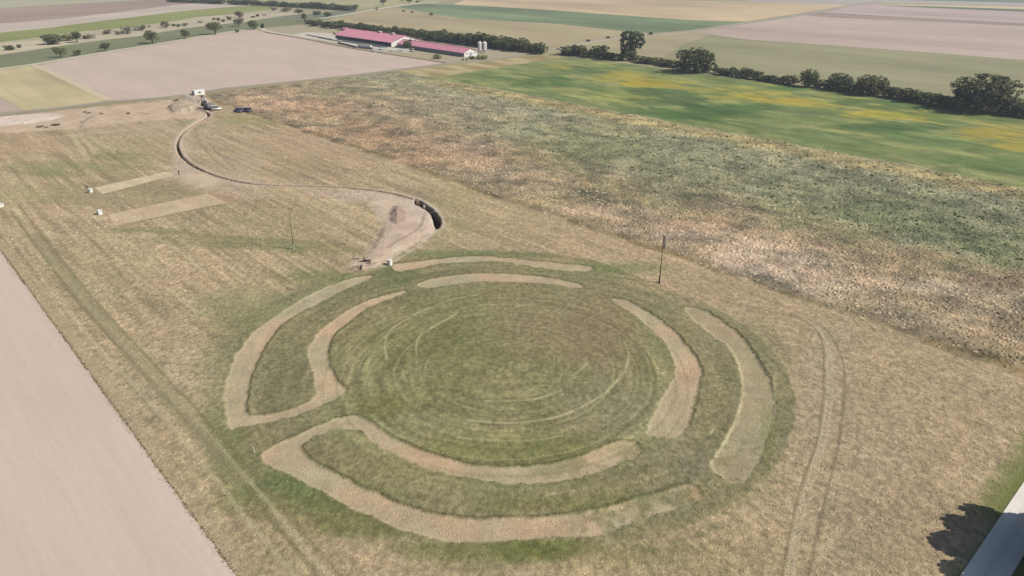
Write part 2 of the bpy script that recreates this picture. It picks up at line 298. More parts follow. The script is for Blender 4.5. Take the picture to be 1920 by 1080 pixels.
def apply_blobs(x, y, c, blobs, wob, soft=.55):
    for px, py, rx, ry, col, st in blobs:
        if st <= 0: continue
        o = np.array(P(px, py)); ex = np.array(P(px+rx, py))-o
        ey = np.array(P(px, py-ry)) - np.array(P(px, py+ry)); ey = ey/2
        m = np.linalg.inv(np.array([ex, ey]).T); ext = (abs(ex)+abs(ey))*1.9
        ix = np.nonzero((abs(x-o[0]) < ext[0]) & (abs(y-o[1]) < ext[1]))[0]
        if not len(ix): continue
        dx, dy = x[ix]-o[0], y[ix]-o[1]
        r = np.hypot(m[0, 0]*dx+m[0, 1]*dy, m[1, 0]*dx+m[1, 1]*dy)+wob[ix]
        a = (st*(1-sst(1-soft, 1+soft, r)))[:, None]
        c[ix] = c[ix]*(1-a)+np.array(col)*a
def mixc(c, ix, a, col): c[ix] = c[ix]*(1-a[:, None])+np.array(col, float)*a[:, None]
def paint(x, y):
    n = len(x); g = np.ones(n); h = np.zeros(n)
    n1 = fbm(x, y, 26, 4, 1)[:, None]; n2 = fbm(x, y, 9, 4, 5)[:, None]; n3 = fbm(x, y, 2.2, 3, 9); ed = fbm(x, y, 1.3, 3, 31)-.5
    wob = (fbm(x, y, 7, 4, 21)-.5)*1.5
    st = fbm(x, y, 1.7, 3, 41, 34)-.5
    # --- dry meadow
    c = np.array([180., 161, 130])*(1-n1)+np.array([168., 153, 120])*n1
    c = c+(n2-.5)*np.array([14, 8, 4])+np.array([3, 1, 0])
    md = (x < 128) & (x > 15)
    apply_blobs(x, y, c, BLOBS[:0], wob)
    lf = sst(75, 50, x)*.0+np.clip((y-40)/90, .12, 1); c *= (1+(st*.26+(fbm(x, y, .8, 2, 47, 22)-.5)*.24)*lf[:, None][:, 0]+(fbm(x, y, .55, 3, 43, 9)-.5)*.16)[:, None]
    f2 = fbm(x*.83+y*.56, -x*.56+y*.83, 2.2, 3, 46, 40)-.5
    c *= (1+f2*.12*np.clip((y-40)/60, .1, 1))[:, None]
    # --- green ring
    d = np.full(n, 99.); pts = smooth(PL(GREEN), 2, True); ix = near(x, y, pts, 12)
    rr = np.hypot(x-RING_C[0], y-RING_C[1]); th = np.arctan2(y-RING_C[1], x-RING_C[0])
    if len(ix):
        dd, _, _ = segdist(x[ix], y[ix], pts, True); d[ix] = dd
        ang = th[ix]; left = sst(-.35, .5, np.cos(ang-R(160)))   # fuzzy towards the camera's left
        a = 1-sst(-.3-2.8*left, .3+3.8*left, dd+wob[ix]*2.2*left+ed[ix]*.7)
        con = fbm(rr[ix], th[ix]*18, .9, 3, 51, 7)-.5
        con2 = fbm(rr[ix], th[ix]*25, 2.2, 2, 53, 9)-.5; gc = (np.array([144., 139, 101])*(1-sst(29, 31, rr[ix]))[:, None]+np.array([143., 135, 101])*sst(29, 31, rr[ix])[:, None])*(1+con[:, None]*(.22+.34*(1-sst(26, 30, rr[ix])))[:, None]+con2[:, None]*.14)+(n2[ix]-.5)*np.array([26, 12, 10])
        ins = (1-sst(29, 31.5, rr[ix]))[:, None]
        gc = gc*(1-.0*ins)+0*ins
        mixc(c, ix, a, 0); c[ix] += gc*a[:, None]; g[ix] *= 1-.2*a
        h[ix] += .04*a
    ix = np.nonzero(md)[0]
    if len(ix):
        cc = c[ix]; apply_blobs(x[ix], y[ix], cc, BLOBS, wob[ix]); c[ix] = cc
    fg = (fbm(x, y, .45, 2, 151)-.5)*.42+(fbm(x*.8-y*.6, x*.6+y*.8, .4, 2, 153, 1.3)-.5)*.14; nr = (x < 127) & (y < 200)
    c = c*(1+np.where(nr, fg, fg*.7))[:, None]
    # --- swaths and wheel tracks
    for pl, wd, col, sg in BANDS:
        if sg <= 0: continue
        pts = smooth(PL(pl), 2); ix = near(x, y, pts, 4)
        if not len(ix): continue
        dd, _, _ = segdist(x[ix], y[ix], pts, False)
        a = sg*(1-sst(wd*.5, wd*1.0, dd+ed[ix]*.35))*(.6+.8*n3[ix]); mixc(c, ix, np.clip(a, 0, 1), col)
    # --- mown strips over the old ditches
    for k, pl in STRIPS.items():
        pts = smooth(PL(pl), 1, True); ix = near(x, y, pts, 4)
        if not len(ix): continue
        dd, ox, oy = segdist(x[ix], y[ix], pts, True); dd = dd+ed[ix]*.75+wob[ix]*.12
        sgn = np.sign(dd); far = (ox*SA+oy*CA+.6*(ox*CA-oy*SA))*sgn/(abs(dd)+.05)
        a = 1-sst(-.15, .2, dd)
        weak = .66 if k == 'right_outer' else .92
        if k == 'near': weak = .92-.35*sst(104, 118, x[ix]+y[ix]*0+(x[ix]-70)*0) if False else .9
        bc = np.array([193., 173, 141])+(n2[ix]-.5)*np.array([44, 8, 4])+(n3[ix][:, None]-.5)*np.array([34, 32, 26])
        wk = np.full(len(ix), float(weak) if not isinstance(weak, np.ndarray) else 1.)
        if k in ('near', 'right_outer'):
            cx0 = np.array(P(1180, 960)); wk = wk*(1-.45*(1-sst(6, 16, np.hypot(x[ix]-cx0[0]-3, y[ix]-cx0[1]-3)))*(n3[ix] < .55))
        bcol = bc
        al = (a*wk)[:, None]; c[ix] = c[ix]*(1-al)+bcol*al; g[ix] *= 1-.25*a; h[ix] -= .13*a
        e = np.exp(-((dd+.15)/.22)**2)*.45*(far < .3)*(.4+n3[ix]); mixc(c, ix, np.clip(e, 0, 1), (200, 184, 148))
        e = np.exp(-((dd-.30)/.22)**2)*.55*(far > .15)*(.45+n3[ix]); mixc(c, ix, np.clip(e, 0, 1), (78, 76, 48)); h[ix] += .16*np.clip(e, 0, 1)  # taller grass rim; the shade along this edge is painted into its colour
    ix = np.nonzero(rr < 31)[0]
    if len(ix):
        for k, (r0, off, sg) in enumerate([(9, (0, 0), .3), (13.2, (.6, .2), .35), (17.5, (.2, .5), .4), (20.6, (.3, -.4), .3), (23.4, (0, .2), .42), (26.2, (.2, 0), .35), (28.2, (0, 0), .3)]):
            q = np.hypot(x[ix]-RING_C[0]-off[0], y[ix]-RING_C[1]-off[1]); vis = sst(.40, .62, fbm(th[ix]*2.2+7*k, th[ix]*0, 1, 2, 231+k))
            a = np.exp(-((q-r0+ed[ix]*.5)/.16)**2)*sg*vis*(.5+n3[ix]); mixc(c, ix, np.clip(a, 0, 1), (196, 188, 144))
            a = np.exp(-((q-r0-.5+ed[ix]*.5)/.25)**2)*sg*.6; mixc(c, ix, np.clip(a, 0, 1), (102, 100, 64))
    ix = near(x, y, PL([(1050,1000),(1480,1000),(1480,600),(1300,600),(1050,860)]), 2)
    if len(ix):
        cc = c[ix]; apply_blobs(x[ix], y[ix], cc, STRIP_WEAR, wob[ix]+ed[ix]*1.6, .4); c[ix] = cc
        tf = sst(.56, .66, fbm(x[ix], y[ix], 1.1, 2, 221))*(1-sst(7, 13, np.minimum(np.hypot(x[ix]-P(1215, 945)[0], y[ix]-P(1215, 945)[1]), np.hypot(x[ix]-P(1385, 870)[0], y[ix]-P(1385, 870)[1])*1.6)))*.35; mixc(c, ix, tf, (104, 106, 70))
    for pl, sg in LINES:
        if sg <= 0: continue
        pts = smooth(PL(pl), 2); ix = near(x, y, pts, 2)
        if not len(ix): continue
        dd, _, _ = segdist(x[ix], y[ix], pts, False)
        a = np.exp(-((dd+ed[ix]*.3)/.17)**2)*sg*(.35+1.2*n3[ix]); mixc(c, ix, np.clip(a, 0, 1), (206, 198, 154)); g[ix] *= 1-.6*np.clip(a, 0, 1)
    for pl, col, so_, hh in SOIL:
        pts = smooth(PL(pl), 1, True) if so_ > .65 else PL(pl); ix = near(x, y, pts, 8)
        if not len(ix): continue
        dd, _, _ = segdist(x[ix], y[ix], pts, True); dd = dd+ed[ix]*so_*1.2+wob[ix]*so_*.3
        a = 1-sst(-so_*.6, so_*.5, dd)
        vv = (fbm(x[ix], y[ix], 3.5, 4, 61)-.5)[:, None]*np.array([40, 40, 40])
        c[ix] = c[ix]*(1-a[:, None]*.9)+(np.array(col)*1.03+np.array([4, 2, -2])+vv)*a[:, None]*.9; g[ix] *= 1-.5*a
        h[ix] += hh*(1-sst(-3, .3, dd))*(.5+fbm(x[ix], y[ix], 2.5, 4, 65))
    for pl, wd, col, sg in RUTS:
        pts = smooth(PL(pl), 2); ix = near(x, y, pts, 4)
        if not len(ix): continue
        dd, _, _ = segdist(x[ix], y[ix], pts, False)
        a = sg*(1-sst(wd*.4, wd*1.1, dd+ed[ix]*.5))*(.5+n3[ix]); mixc(c, ix, np.clip(a, 0, 1), col)
    # --- excavation trench
    pts = smooth(PL(TRENCH[0]), 2); ix = near(x, y, pts, 6)
    if len(ix):
        dd, ox, oy = segdist(x[ix], y[ix], pts, False)
        wv = TRENCH[1]*(.75+.75*fbm(x[ix], y[ix], 12, 2, 71))
        a = 1-sst(wv, wv+.12, dd)
        mixc(c, ix, np.exp(-((dd-1.0)/.9)**2)*.65, (200, 178, 156))
        h[ix] += np.exp(-((dd-.9)/.5)**2)*.16*(fbm(x[ix], y[ix], 2, 2, 75))
        h[ix] -= 1.1*a; mixc(c, ix, a, (98, 70, 52)); g[ix] *= 1-.5*a
    pts = smooth(PL(PIT), 1, True); ix = near(x, y, pts, 5)
    if len(ix):
        dd, _, _ = segdist(x[ix], y[ix], pts, True); dd = dd+ed[ix]*.3
        a = 1-sst(-.05, .15, dd); mixc(c, ix, np.exp(-((dd-.6)/.6)**2)*.7, (206, 192, 176))
        h[ix] = h[ix]*(1-a)-2.1*a; mixc(c, ix, a, (86, 66, 54)); g[ix] *= 1-.4*a
    # --- tall weeds strip, its borders wander by a metre or two
    lo = 126+(fbm(x, y, 6, 4, 81)-.5)*5+(x*0); hi = 244+(fbm(x, y, 9, 4, 83)-.5)*9
    ix = np.nonzero((x > 118) & (x < 256))[0]
    if len(ix):
        a = sst(lo[ix]-1.2, lo[ix]+1.6, x[ix]+ed[ix]*2.5)*(1-sst(hi[ix]-1, hi[ix]+1, x[ix]))
        q = sst(165, 185, x[ix]+wob[ix]*18)[:, None]
        q = q*(1-.75*sst(190, 260, y[ix])*(1-sst(195, 225, x[ix]+wob[ix]*14)))[:, None]; wc = np.array([158., 140, 112])*(1-q)+np.array([142., 141, 112])*q
        cc = wc.copy(); apply_blobs(x[ix], y[ix], cc, WEED, wob[ix]*1.3, .8)
        up = np.exp(-((x[ix]-236-wob[ix]*3)/8)**2)*.8*(1-sst(300, 340, y[ix])); ua = up[:, None]; cc = cc*(1-ua)+np.array([176, 158, 108])*ua
        lw = np.exp(-((x[ix]-lo[ix]-1.2)/1.4)**2)*.42*n2[ix][:, 0]*2; la = np.clip(lw, 0, .8)[:, None]; cc = cc*(1-la)+np.array([112, 96, 58])*la
        cc = cc*.86+np.array([156, 145, 118])*.14
        m = (fbm(x[ix], y[ix], 1.1, 2, 85)-.5)[:, None]; m2 = (fbm(x[ix], y[ix], 5, 3, 87)-.5)[:, None]
        m3 = (fbm(x[ix], y[ix], 3.2, 3, 88, 5)-.5)[:, None]; m4 = (fbm(x[ix], y[ix], 7, 3, 188, 16)-.5)[:, None]; cc = cc*(1+m*.25+m2*.42+m3*.3+m4*.25)+(m2*np.array([8, -2, -4]))+m4*np.array([14, 6, 0])*(1-q)
        c[ix] = c[ix]*(1-a[:, None])+cc*a[:, None]; g[ix] = g[ix]*(1-a)+a*1.0
        h[ix] += a*(.15+.6*fbm(x[ix], y[ix], 1.6, 3, 89))*.55*sst(-1, 7, x[ix]-lo[ix])
    # --- sown green field
    ix = np.nonzero(x > 238)[0]
    if len(ix):
        a = sst(hi[ix]-1, hi[ix]+1, x[ix])[:, None]
        s1 = fbm(x[ix], y[ix], 9, 4, 91, 30)[:, None]
        s1 = sst(.35, .65, s1); cc = np.array([148., 152, 98])*(1-s1)+np.array([122., 134, 86])*s1
        yl = sst(.5, .6, fbm(x[ix], y[ix], 9, 4, 101, 18))*np.exp(-((x[ix]-325)/32)**2)*.75*(1-sst(310, 335, y[ix])); yl = yl[:, None]; cc = cc*(1-yl)+np.array([176, 162, 76])*yl
        gd = (sst(.52, .6, fbm(x[ix], y[ix], 8, 4, 107, 14))*.6*(1-sst(310, 330, y[ix])))[:, None]; cc = cc*(1-gd)+np.array([100, 118, 72])*gd
        w2 = (fbm(x[ix], y[ix], 9, 4, 95, 20)-.5)*2.2+(fbm(x[ix], y[ix], 3, 3, 96, 7)-.5)*1.0
        YF2 = [(a_, b_, c_, d_, tuple(np.array(q_)+(np.array([12, 12, 6]) if q_[0] > 148 else np.array([8, 6, 6]))), e_) for a_, b_, c_, d_, q_, e_ in YFIELD]
        apply_blobs(x[ix], y[ix], cc, YF2, w2, .42)
        cc = cc*(1+(fbm(x[ix], y[ix], 2.2, 3, 97, 12)-.5)*.35)[:, None]
        yy = y[ix]-332-(x[ix]-244)*.12+wob[ix]*3
        t = sst(-4, 3, yy)[:, None]; cc = cc*(1-t)+(np.array([174., 158, 116])+(s1-.5)*30)*t
        vg = np.exp(-((x[ix]-366)/2.5)**2)[:, None]*.6; cc = cc*(1-vg)+np.array([140, 142, 112])*vg
        c[ix] = c[ix]*(1-a)+cc*a
    # --- grassy verge by the concrete road
    ix = np.nonzero((y < 16) & (x > 60))[0]
    if len(ix):
        a = (1-sst(11.5, 13.5, y[ix]+ed[ix]*2))*sst(82, 90, x[ix]+wob[ix]*4)*.8+(1-sst(10, 11, y[ix]+ed[ix]))*.4; mixc(c, ix, np.clip(a, 0, 1), (118, 124, 72))
    return c, g, h
def ax(*segs):
    r = []
    for a, b, s in segs: r.append(np.arange(a, b-1e-6, s))
    r.append(np.array([segs[-1][1]])); return np.concatenate(r)
def sheet(name, xs, ys, mat, z=0, edge=None):
    X, Y = np.meshgrid(xs, ys); x, y = X.ravel(), Y.ravel()
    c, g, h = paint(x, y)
    h = h+z
    bd = np.zeros_like(X, bool); bd[0, :] = bd[-1, :] = True; bd[:, 0] = bd[:, -1] = True
    if edge is not None: h = np.where(bd.ravel(), edge, h)
    me = np_mesh(name, np.stack([x, y, h], 1), grid_faces(len(xs), len(ys)), alb(c), {'grain': g}, True)
    return tag(obj(name, me, mat), kind='structure')

XL, XW, XG, XH, YN, YF = 16.7, 125.0, 252.0, 368.5, 10.0, 364.5
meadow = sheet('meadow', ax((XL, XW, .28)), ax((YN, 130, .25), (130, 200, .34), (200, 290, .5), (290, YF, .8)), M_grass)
weeds = sheet('weed_field', ax((XW, XG, .5)), ax((YN, 120, .4), (120, 220, .7), (220, YF, 1.1)), M_weed)
crop = sheet('green_field', ax((XG, XH, 1.2)), ax((YN, 200, 1.2), (200, YF, 1.8)), M_crop)

def flat(name, pts, mat, col, z, grain=1, kind='structure'):
    """one field laid as a sheet, outline in metres"""
    me = bpy.data.meshes.new(name); bm = bmesh.new()
    vs = [bm.verts.new((p[0], p[1], z)) for p in pts]
    f = bm.faces.new(vs); f.normal_update()
    if f.normal.z < 0: f.normal_flip()
    bmesh.ops.triangulate(bm, faces=[f]); bm.to_mesh(me); bm.free()
    n = len(me.vertices)
    a = me.attributes.new('col', 'FLOAT_COLOR', 'POINT'); c = np.ones((n, 4), np.float32); c[:, :3] = alb(col); a.data.foreach_set('color', c.ravel())
    a = me.attributes.new('grain', 'FLOAT', 'POINT'); a.data.foreach_set('value', np.full(n, grain, np.float32))
    return tag(obj(name, me, mat), kind=kind)
def strip_pts(pl, wd, n=1):
    p = smooth(PL(pl), n); t = np.gradient(p, axis=0); t /= np.linalg.norm(t, axis=1)[:, None]
    nn = np.stack([-t[:, 1], t[:, 0]], 1); wd = np.atleast_1d(wd)
    wd = np.interp(np.linspace(0, 1, len(p)), np.linspace(0, 1, len(wd)), wd)[:, None]
    return np.vstack([p+nn*wd/2, (p-nn*wd/2)[::-1]])

# the ground: one sheet to the horizon with the modelled meadow let into it
B = 9000
gx = [-B, XL, XH, B]; gy = [-B, YN, YF, B]
gv = [(x, y, 0) for y in gy for x in gx]
gf = np.array([[j*4+i, j*4+i+1, (j+1)*4+i+1, (j+1)*4+i] for j in range(3) for i in range(3) if not (i == 1 and j == 1)])
me = np_mesh('ground', gv, gf, np.tile(alb((166, 156, 122)), (16, 1)), {'grain': np.ones(16)})
tag(obj('ground', me, M_far_v), kind='structure')

# near ploughed field
xs = ax((-60, XL-.5, 1.5)); ys = ax((-20, 200, .6), (200, 340, 2)); xs[-1] = XL-.02
X, Y = np.meshgrid(np.append(xs, []), ys); x, y = X.ravel(), Y.ravel()
edge_j = x > XL-.6
x = np.where(edge_j, x+(fbm(x, y, 1.2, 3, 3)-.5)*.5, x)
c = np.array([211., 190, 174])+(fbm(x, y, 40, 3, 2)-.5)[:, None]*np.array([10, 10, 8])+(fbm(x, y, 3, 2, 4, 80)-.5)[:, None]*8
me = np_mesh('ploughed_field', np.stack([x, y, np.full_like(x, .02)], 1), grid_faces(len(xs), len(ys)), alb(c), {'grain': np.ones(len(x))}, True)
tag(obj('ploughed_field', me, M_till), kind='structure')

# fields beyond the farm track
F = lambda l: PL(l)
flat('ploughed_field', F([(206,189),(66,124),(120,113),(200,99),(300,84),(404,65),(478,55),(500,62),(575,74),(640,87),(740,103),(834,118),(710,134),(606,147),(450,163),(416,165),(330,182)]), M_till, (204,183,168), .03, 2)
flat('stubble_field', F([(-60,139),(0,131),(65,123),(204,188),(120,200),(44,207),(0,181),(-60,148)]), M_far_u, (206,190,148), .03, 1.3)
flat('ploughed_field', F([(-80,143),(0,182),(43,207),(0,211),(-80,220)]), M_till, (190,170,154), .03, 1)
flat('verge', strip_pts([(64,122),(100,138),(150,162),(206,188)], 3.2), M_dirt, (210,194,164), .05, 1)
flat('verge', strip_pts([(-60,138),(0,129),(60,121.5),(200,97),(300,82),(404,63.5),(480,53)], np.linspace(5, 6, 12)), M_dirt, (206,198,172), .06, 1)
OL = [(-60,110),(0,103),(68,93),(149,81),(203,74),(260,68),(300,61),(342,54),(400,47),(459,41),(517,32),(560,27)]
EL = [(-60,88),(0,79),(81,69),(149,59.5),(196,55),(257,49),(313,42),(371,32),(437,26),(510,18),(545,20)]
DL = [(-60,67),(0,61),(95,52),(130,47),(234,34),(338,21),(443,12),(500,9.5)]
CL = [(-60,50),(0,44),(130,34),(234,21),(338,8),(390,4.5),(420,4)]
BL = [(-60,20),(0,15.5),(130,8),(260,1),(330,-3)]
flat('grass_strip', F([(-60,138),(0,129),(60,121.5),(200,97),(300,82),(404,63.5),(480,53),(560,46),(620,36),(640,28)]+OL[::-1]), M_far_v, (128,130,98), .03, 1)
flat('stubble_field', F(OL+EL[::-1]), M_far_v, (190,178,150), .04, 1.2)
flat('green_field', F(EL[:-1]+DL[::-1]), M_far_v, (146,150,92), .04, 1.3)
flat('stubble_field', F(DL+CL[::-1]), M_far_v, (200,184,168), .04, .7)
flat('ploughed_field', F(CL[:-1]+BL[::-1]), M_far_v, (170,148,132), .04, 1)
flat('ploughed_field', F(BL+[(330,-12),(130,-8),(0,-3),(-60,0)]), M_far_v, (182,176,146), .03, .8)
flat('grass_strip', strip_pts([(500,36),(560,30),(615,30),(640,24),(660,21)], 40, 0), M_far_v, (128,134,110), .035, 1)
flat('stubble_field', F([(575,43),(612,37),(700,21),(745,13),(800,24),(870,35),(960,40),(1050,45),(1130,54),(1180,60),(1225,63.5),(1150,68),(1080,79),(1045,92),(1000,97)]), M_far_r, (176,162,126), .03, 1.1)
flat('green_field', F([(745,13),(800,6.5),(850,8),(1000,17),(1100,24),(1200,31),(1300,38),(1395,41.5),(1290,57),(1225,62),(1180,60),(1130,54),(1050,45),(960,40),(870,35),(800,24)]), M_far_u, (124,138,102), .04, 1.8)
flat('stubble_field', F([(850,8),(1000,17),(1100,24),(1200,31),(1300,38),(1400,40),(1500,25),(1590,10),(1560,7),(1400,4),(1200,-1),(1000,-6),(880,-3)]), M_far_u, (200,176,140), .03, 1.2)
flat('stubble_field', F([(420,4.5),(500,6),(600,12),(660,18),(700,15),(750,8),(800,4.5),(880,-3),(880,-20),(330,-12)]), M_far_v, (174,168,126), .03, .8)
flat('pale_meadow', F([(1052,100),(1055,92),(1085,80),(1160,70),(1212,66),(1300,60.5),(1400,74),(1500,81),(1600,88),(1750,99),(1920,112),(2300,142),(2300,262),(1920,211),(1600,173),(1300,131)]), M_far_u, (152,148,114), .03, 1.1)
flat('stubble_field', F([(1052,98),(1055,91),(1085,79),(1160,69),(1300,60),(1330,66),(1280,84),(1240,110),(1180,108),(1100,100)]), M_far_u, (172,160,126), .05, 1.2)
flat('ploughed_field', F([(1300,60),(1400,45),(1508,29),(1560,20),(1650,26),(1920,38),(2300,52),(2300,142),(1920,112),(1750,99),(1600,88),(1500,81),(1400,74)]), M_far_u, (190,170,156), .03, .8)
flat('ploughed_field', F([(1560,20),(1592,12),(1640,5),(1660,10),(1920,21),(2300,36),(2300,52),(1920,38),(1650,26)]), M_far_u, (184,164,156), .035, .8)
flat('ploughed_field', F([(1500,28),(1545,23),(1660,30),(1920,44),(2300,60),(2300,66),(1920,49),(1700,39),(1560,33)]), M_far_u, (156,138,126), .055, .9)
flat('stubble_field', F([(1655,9.5),(1700,8),(1920,13),(2300,20),(2300,28),(1920,17.5),(1750,12)]), M_far_u, (208,186,152), .05, .6)
flat('green_field', F([(1655,10),(1750,12),(1920,17.5),(2300,28),(2300,35),(1920,22),(1750,15)]), M_far_u, (104,114,80), .06, 1)
flat('green_field', F([(1700,0),(1920,5),(2300,10),(2300,-5),(1700,-5)]), M_far_u, (112,132,108), .05, 1)
flat('stubble_field', F([(1400,3),(1590,9),(1640,4),(1700,6),(1920,12),(2300,18),(2300,10),(1920,5),(1700,0),(1400,-4)]), M_far_u, (180,170,158), .04, .7)
flat('farmyard', F([(480,53),(520,52),(565,47),(1000,98),(1045,93),(1040,97),(945,108),(836,118),(740,103),(640,87),(575,74),(500,62)]), M_dirt, (176,164,136), .04, 1.5)
flat('farmyard', F([(545,66),(575,60),(650,64),(700,75),(735,90),(780,92),(765,99),(700,90),(640,82),(590,72)]), M_dirt, (206,198,180), .06, 1)
flat('track', strip_pts([(484,50),(500,59),(560,68),(640,80),(690,90)], 4), M_dirt, (212,202,184), .065, 1)
flat('path', strip_pts([(600,35),(640,29),(680,22),(720,15),(750,10),(780,7),(820,4)], np.linspace(7, 9, 12)), M_dirt, (212,204,182), .07, 1)
rd = [(-120,229),(0,214),(44,209),(120,202),(200,191),(330,181),(416,166),(450,163),(606,147),(710,135),(835,119),(900,114),(945,108),(1051,91),(1082,79.5),(1160,69),(1212,64.5),(1290,58.5),(1400,43),(1508,27),(1590,11),(1650,1)]
flat('road', strip_pts(rd, np.array([3.6, 3.6, 3.6, 4, 9])), M_dirt, (172,162,148), .08, .8)
flat('grass_verge', strip_pts([(1051,96),(1085,82.5),(1160,71),(1212,66.5),(1290,61)], 5), M_far_v, (190,178,150), .06, .8)
flat('field_margin', strip_pts([(495,60),(575,73.5),(640,87.5),(740,103.5),(835,118)], 2.5), M_grass, (120,104,82), .09, 1)
# concrete road in the corner below the meadow
def road_sheet():
    xs = ax((-20, 400, 2.)); ys = np.array([6.2, 7.2, 8.1, 9, 9.9]); X, Y = np.meshgrid(xs, ys); x, y = X.ravel(), Y.ravel()
    c = np.array([238., 230, 218])+(fbm(x, y, 5, 3, 5)-.5)[:, None]*14
    c = np.where((abs(y-8.1) < .2)[:, None], c*.93, c)
    me = np_mesh('road', np.stack([x, y, np.full_like(x, .05)], 1), grid_faces(len(xs), 5), alb(c), {'grain': np.ones(len(x))}, True)
    return tag(obj('road', me, M_dirt), kind='structure')
road_sheet()
flat('grass_verge', [(-20, -8), (400, -8), (400, 6.2), (-20, 6.2)], M_grass, (112,116,70), .03, 1)
flat('grass_verge', [(XL, 9.9), (400, 9.9), (400, 10.0), (XL, 10.0)], M_grass, (112,116,70), .03, 1)

# ------------------------------------------------------------------ grass tufts and tall weeds (real blades)
def blades(name, x, y, z, col, hgt_, wid, nb, lean=.5, label=None):
    n = len(x)*nb; i = np.repeat(np.arange(len(x)), nb)
    a = rng.uniform(0, 2*np.pi, n); r = rng.uniform(0, 1, n)**.5*wid[i]*.8
    bx = x[i]+r*np.cos(a); by = y[i]+r*np.sin(a); bz = z[i]
    hh = hgt_[i]*rng.uniform(.6, 1.15, n); b = rng.uniform(0, np.pi, n); ww = wid[i]*rng.uniform(.35, .7, n)
    tx = bx+rng.normal(0, lean, n)*hh; ty = by+rng.normal(0, lean, n)*hh
    v = np.empty((n, 3, 3)); v[:, 0] = np.stack([bx-np.cos(b)*ww, by-np.sin(b)*ww, bz-.05], 1)
    v[:, 1] = np.stack([bx+np.cos(b)*ww, by+np.sin(b)*ww, bz-.05], 1); v[:, 2] = np.stack([tx, ty, bz+hh], 1)
    cc = np.repeat(alb(np.clip(col[i]*rng.uniform(.88, 1.12, n)[:, None], 5, 250)), 3, 0)
    me = np_mesh(name, v.reshape(-1, 3), np.arange(n*3).reshape(-1, 3), cc)
    return tag(obj(name, me, M_ground_blade), kind='stuff')
tb = NT('dry_blades', .9, .05); at_ = tb.n('ShaderNodeAttribute', attribute_name='col')
tb.l(at_.outputs['Color'], tb.b.inputs['Base Color'])
tt_ = tb.n('ShaderNodeBsdfTranslucent'); tb.l(at_.outputs['Color'], tt_.inputs[0]); tx_ = tb.n('ShaderNodeMixShader'); tx_.inputs[0].default_value = .35
tb.l(tb.b.outputs[0], tx_.inputs[1]); tb.l(tt_.outputs[0], tx_.inputs[2]); tb.l(tx_.outputs[0], tb.t.nodes['Material Output'].inputs[0]); M_ground_blade = tb.m
def clumps(name, x, y, z, col, hgt_, wid, seg=5, jag=.35):
    """low ragged tussocks, each a small mound of blades with its own outline"""
    n = len(x); a = rng.uniform(0, 6.28, n)[:, None]+np.arange(seg)*(2*np.pi/seg)+rng.normal(0, .25, (n, seg)); r = wid[:, None]*rng.uniform(1-jag*1.3, 1+jag, (n, seg))
    v = np.empty((n, seg*2+1, 3))
    v[:, :seg, 0] = x[:, None]+r*np.cos(a); v[:, :seg, 1] = y[:, None]+r*np.sin(a); v[:, :seg, 2] = z[:, None]-.04
    v[:, seg:2*seg, 0] = x[:, None]+r*.72*np.cos(a+.3); v[:, seg:2*seg, 1] = y[:, None]+r*.72*np.sin(a+.3); v[:, seg:2*seg, 2] = z[:, None]+hgt_[:, None]*rng.uniform(.35, .9, (n, seg))
    v[:, 2*seg, 0] = x+rng.normal(0, .2, n)*wid; v[:, 2*seg, 1] = y+rng.normal(0, .2, n)*wid; v[:, 2*seg, 2] = z+hgt_
    k = np.arange(seg); k1 = (k+1) % seg
    f = np.concatenate([np.stack([k, k1, k+seg], 1), np.stack([k1, k1+seg, k+seg], 1), np.stack([k+seg, k1+seg, np.full(seg, 2*seg)], 1)])
    F_ = (f[None]+(np.arange(n)*(2*seg+1))[:, None, None]).reshape(-1, 3)
    cc = alb(np.clip(col, 5, 250))[:, None, :]*rng.uniform(.85, 1.15, (n, 2*seg+1, 1))
    me = np_mesh(name, v.reshape(-1, 3), F_, cc.reshape(-1, 3)); return tag(obj(name, me, M_tuss), kind='stuff')
tq = NT('tussocks', .95, .03); aq_ = tq.n('ShaderNodeAttribute', attribute_name='col'); tq.l(aq_.outputs['Color'], tq.b.inputs['Base Color']); M_tuss = tq.m
def scatter(n, x0, x1, y0, y1, p):
    x = rng.uniform(x0, x1, n); y = rng.uniform(y0, y1, n)
    px, py = pix(x, y, 0); d = np.sqrt(x*x+y*y+CAM_H**2)
    k = (px > -60) & (px < 1980) & (py > 0) & (py < 1140) & (rng.uniform(0, 1, n) < (75/d)**p)
    return x[k], y[k]
x, y = scatter(210000, XL+.1, 128, YN+.3, 300, 2.0)
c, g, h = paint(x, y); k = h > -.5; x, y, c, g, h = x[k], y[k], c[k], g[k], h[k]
d = np.sqrt(x*x+y*y+CAM_H**2)/80
mul = rng.choice([.86, .94, 1.0, 1.07, 1.14], len(x), p=[.16, .2, .2, .24, .2])
mul = 1+(mul-1)*(.35+.65*g)
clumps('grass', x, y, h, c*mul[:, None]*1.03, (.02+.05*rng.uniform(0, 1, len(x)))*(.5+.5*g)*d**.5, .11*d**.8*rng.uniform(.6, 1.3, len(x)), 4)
x, y = scatter(210000, 122, 250, YN+.3, 362, 1.2)
c, g, h = paint(x, y); n = len(x); d = np.sqrt(x*x+y*y+CAM_H**2)/150
inw = (rng.uniform(0, 1, n) < sst(124.5, 132, x)) & (x < 243); keep = inw; x, y, c, g, h, d = [q[keep] for q in (x, y, c, g, h, d)]; n = len(x)
u = rng.uniform(0, 1, n); pale = sst(168, 150, x+(fbm(x, y, 10, 3, 77)-.5)*30) if False else (1-sst(150, 172, x+(fbm(x, y, 10, 3, 77)-.5)*40))*(1-sst(110, 200, y))
mul = np.where(u < .16, .86, np.where(u < .4, .96, np.where(u < .75, 1.04, 1.12)))
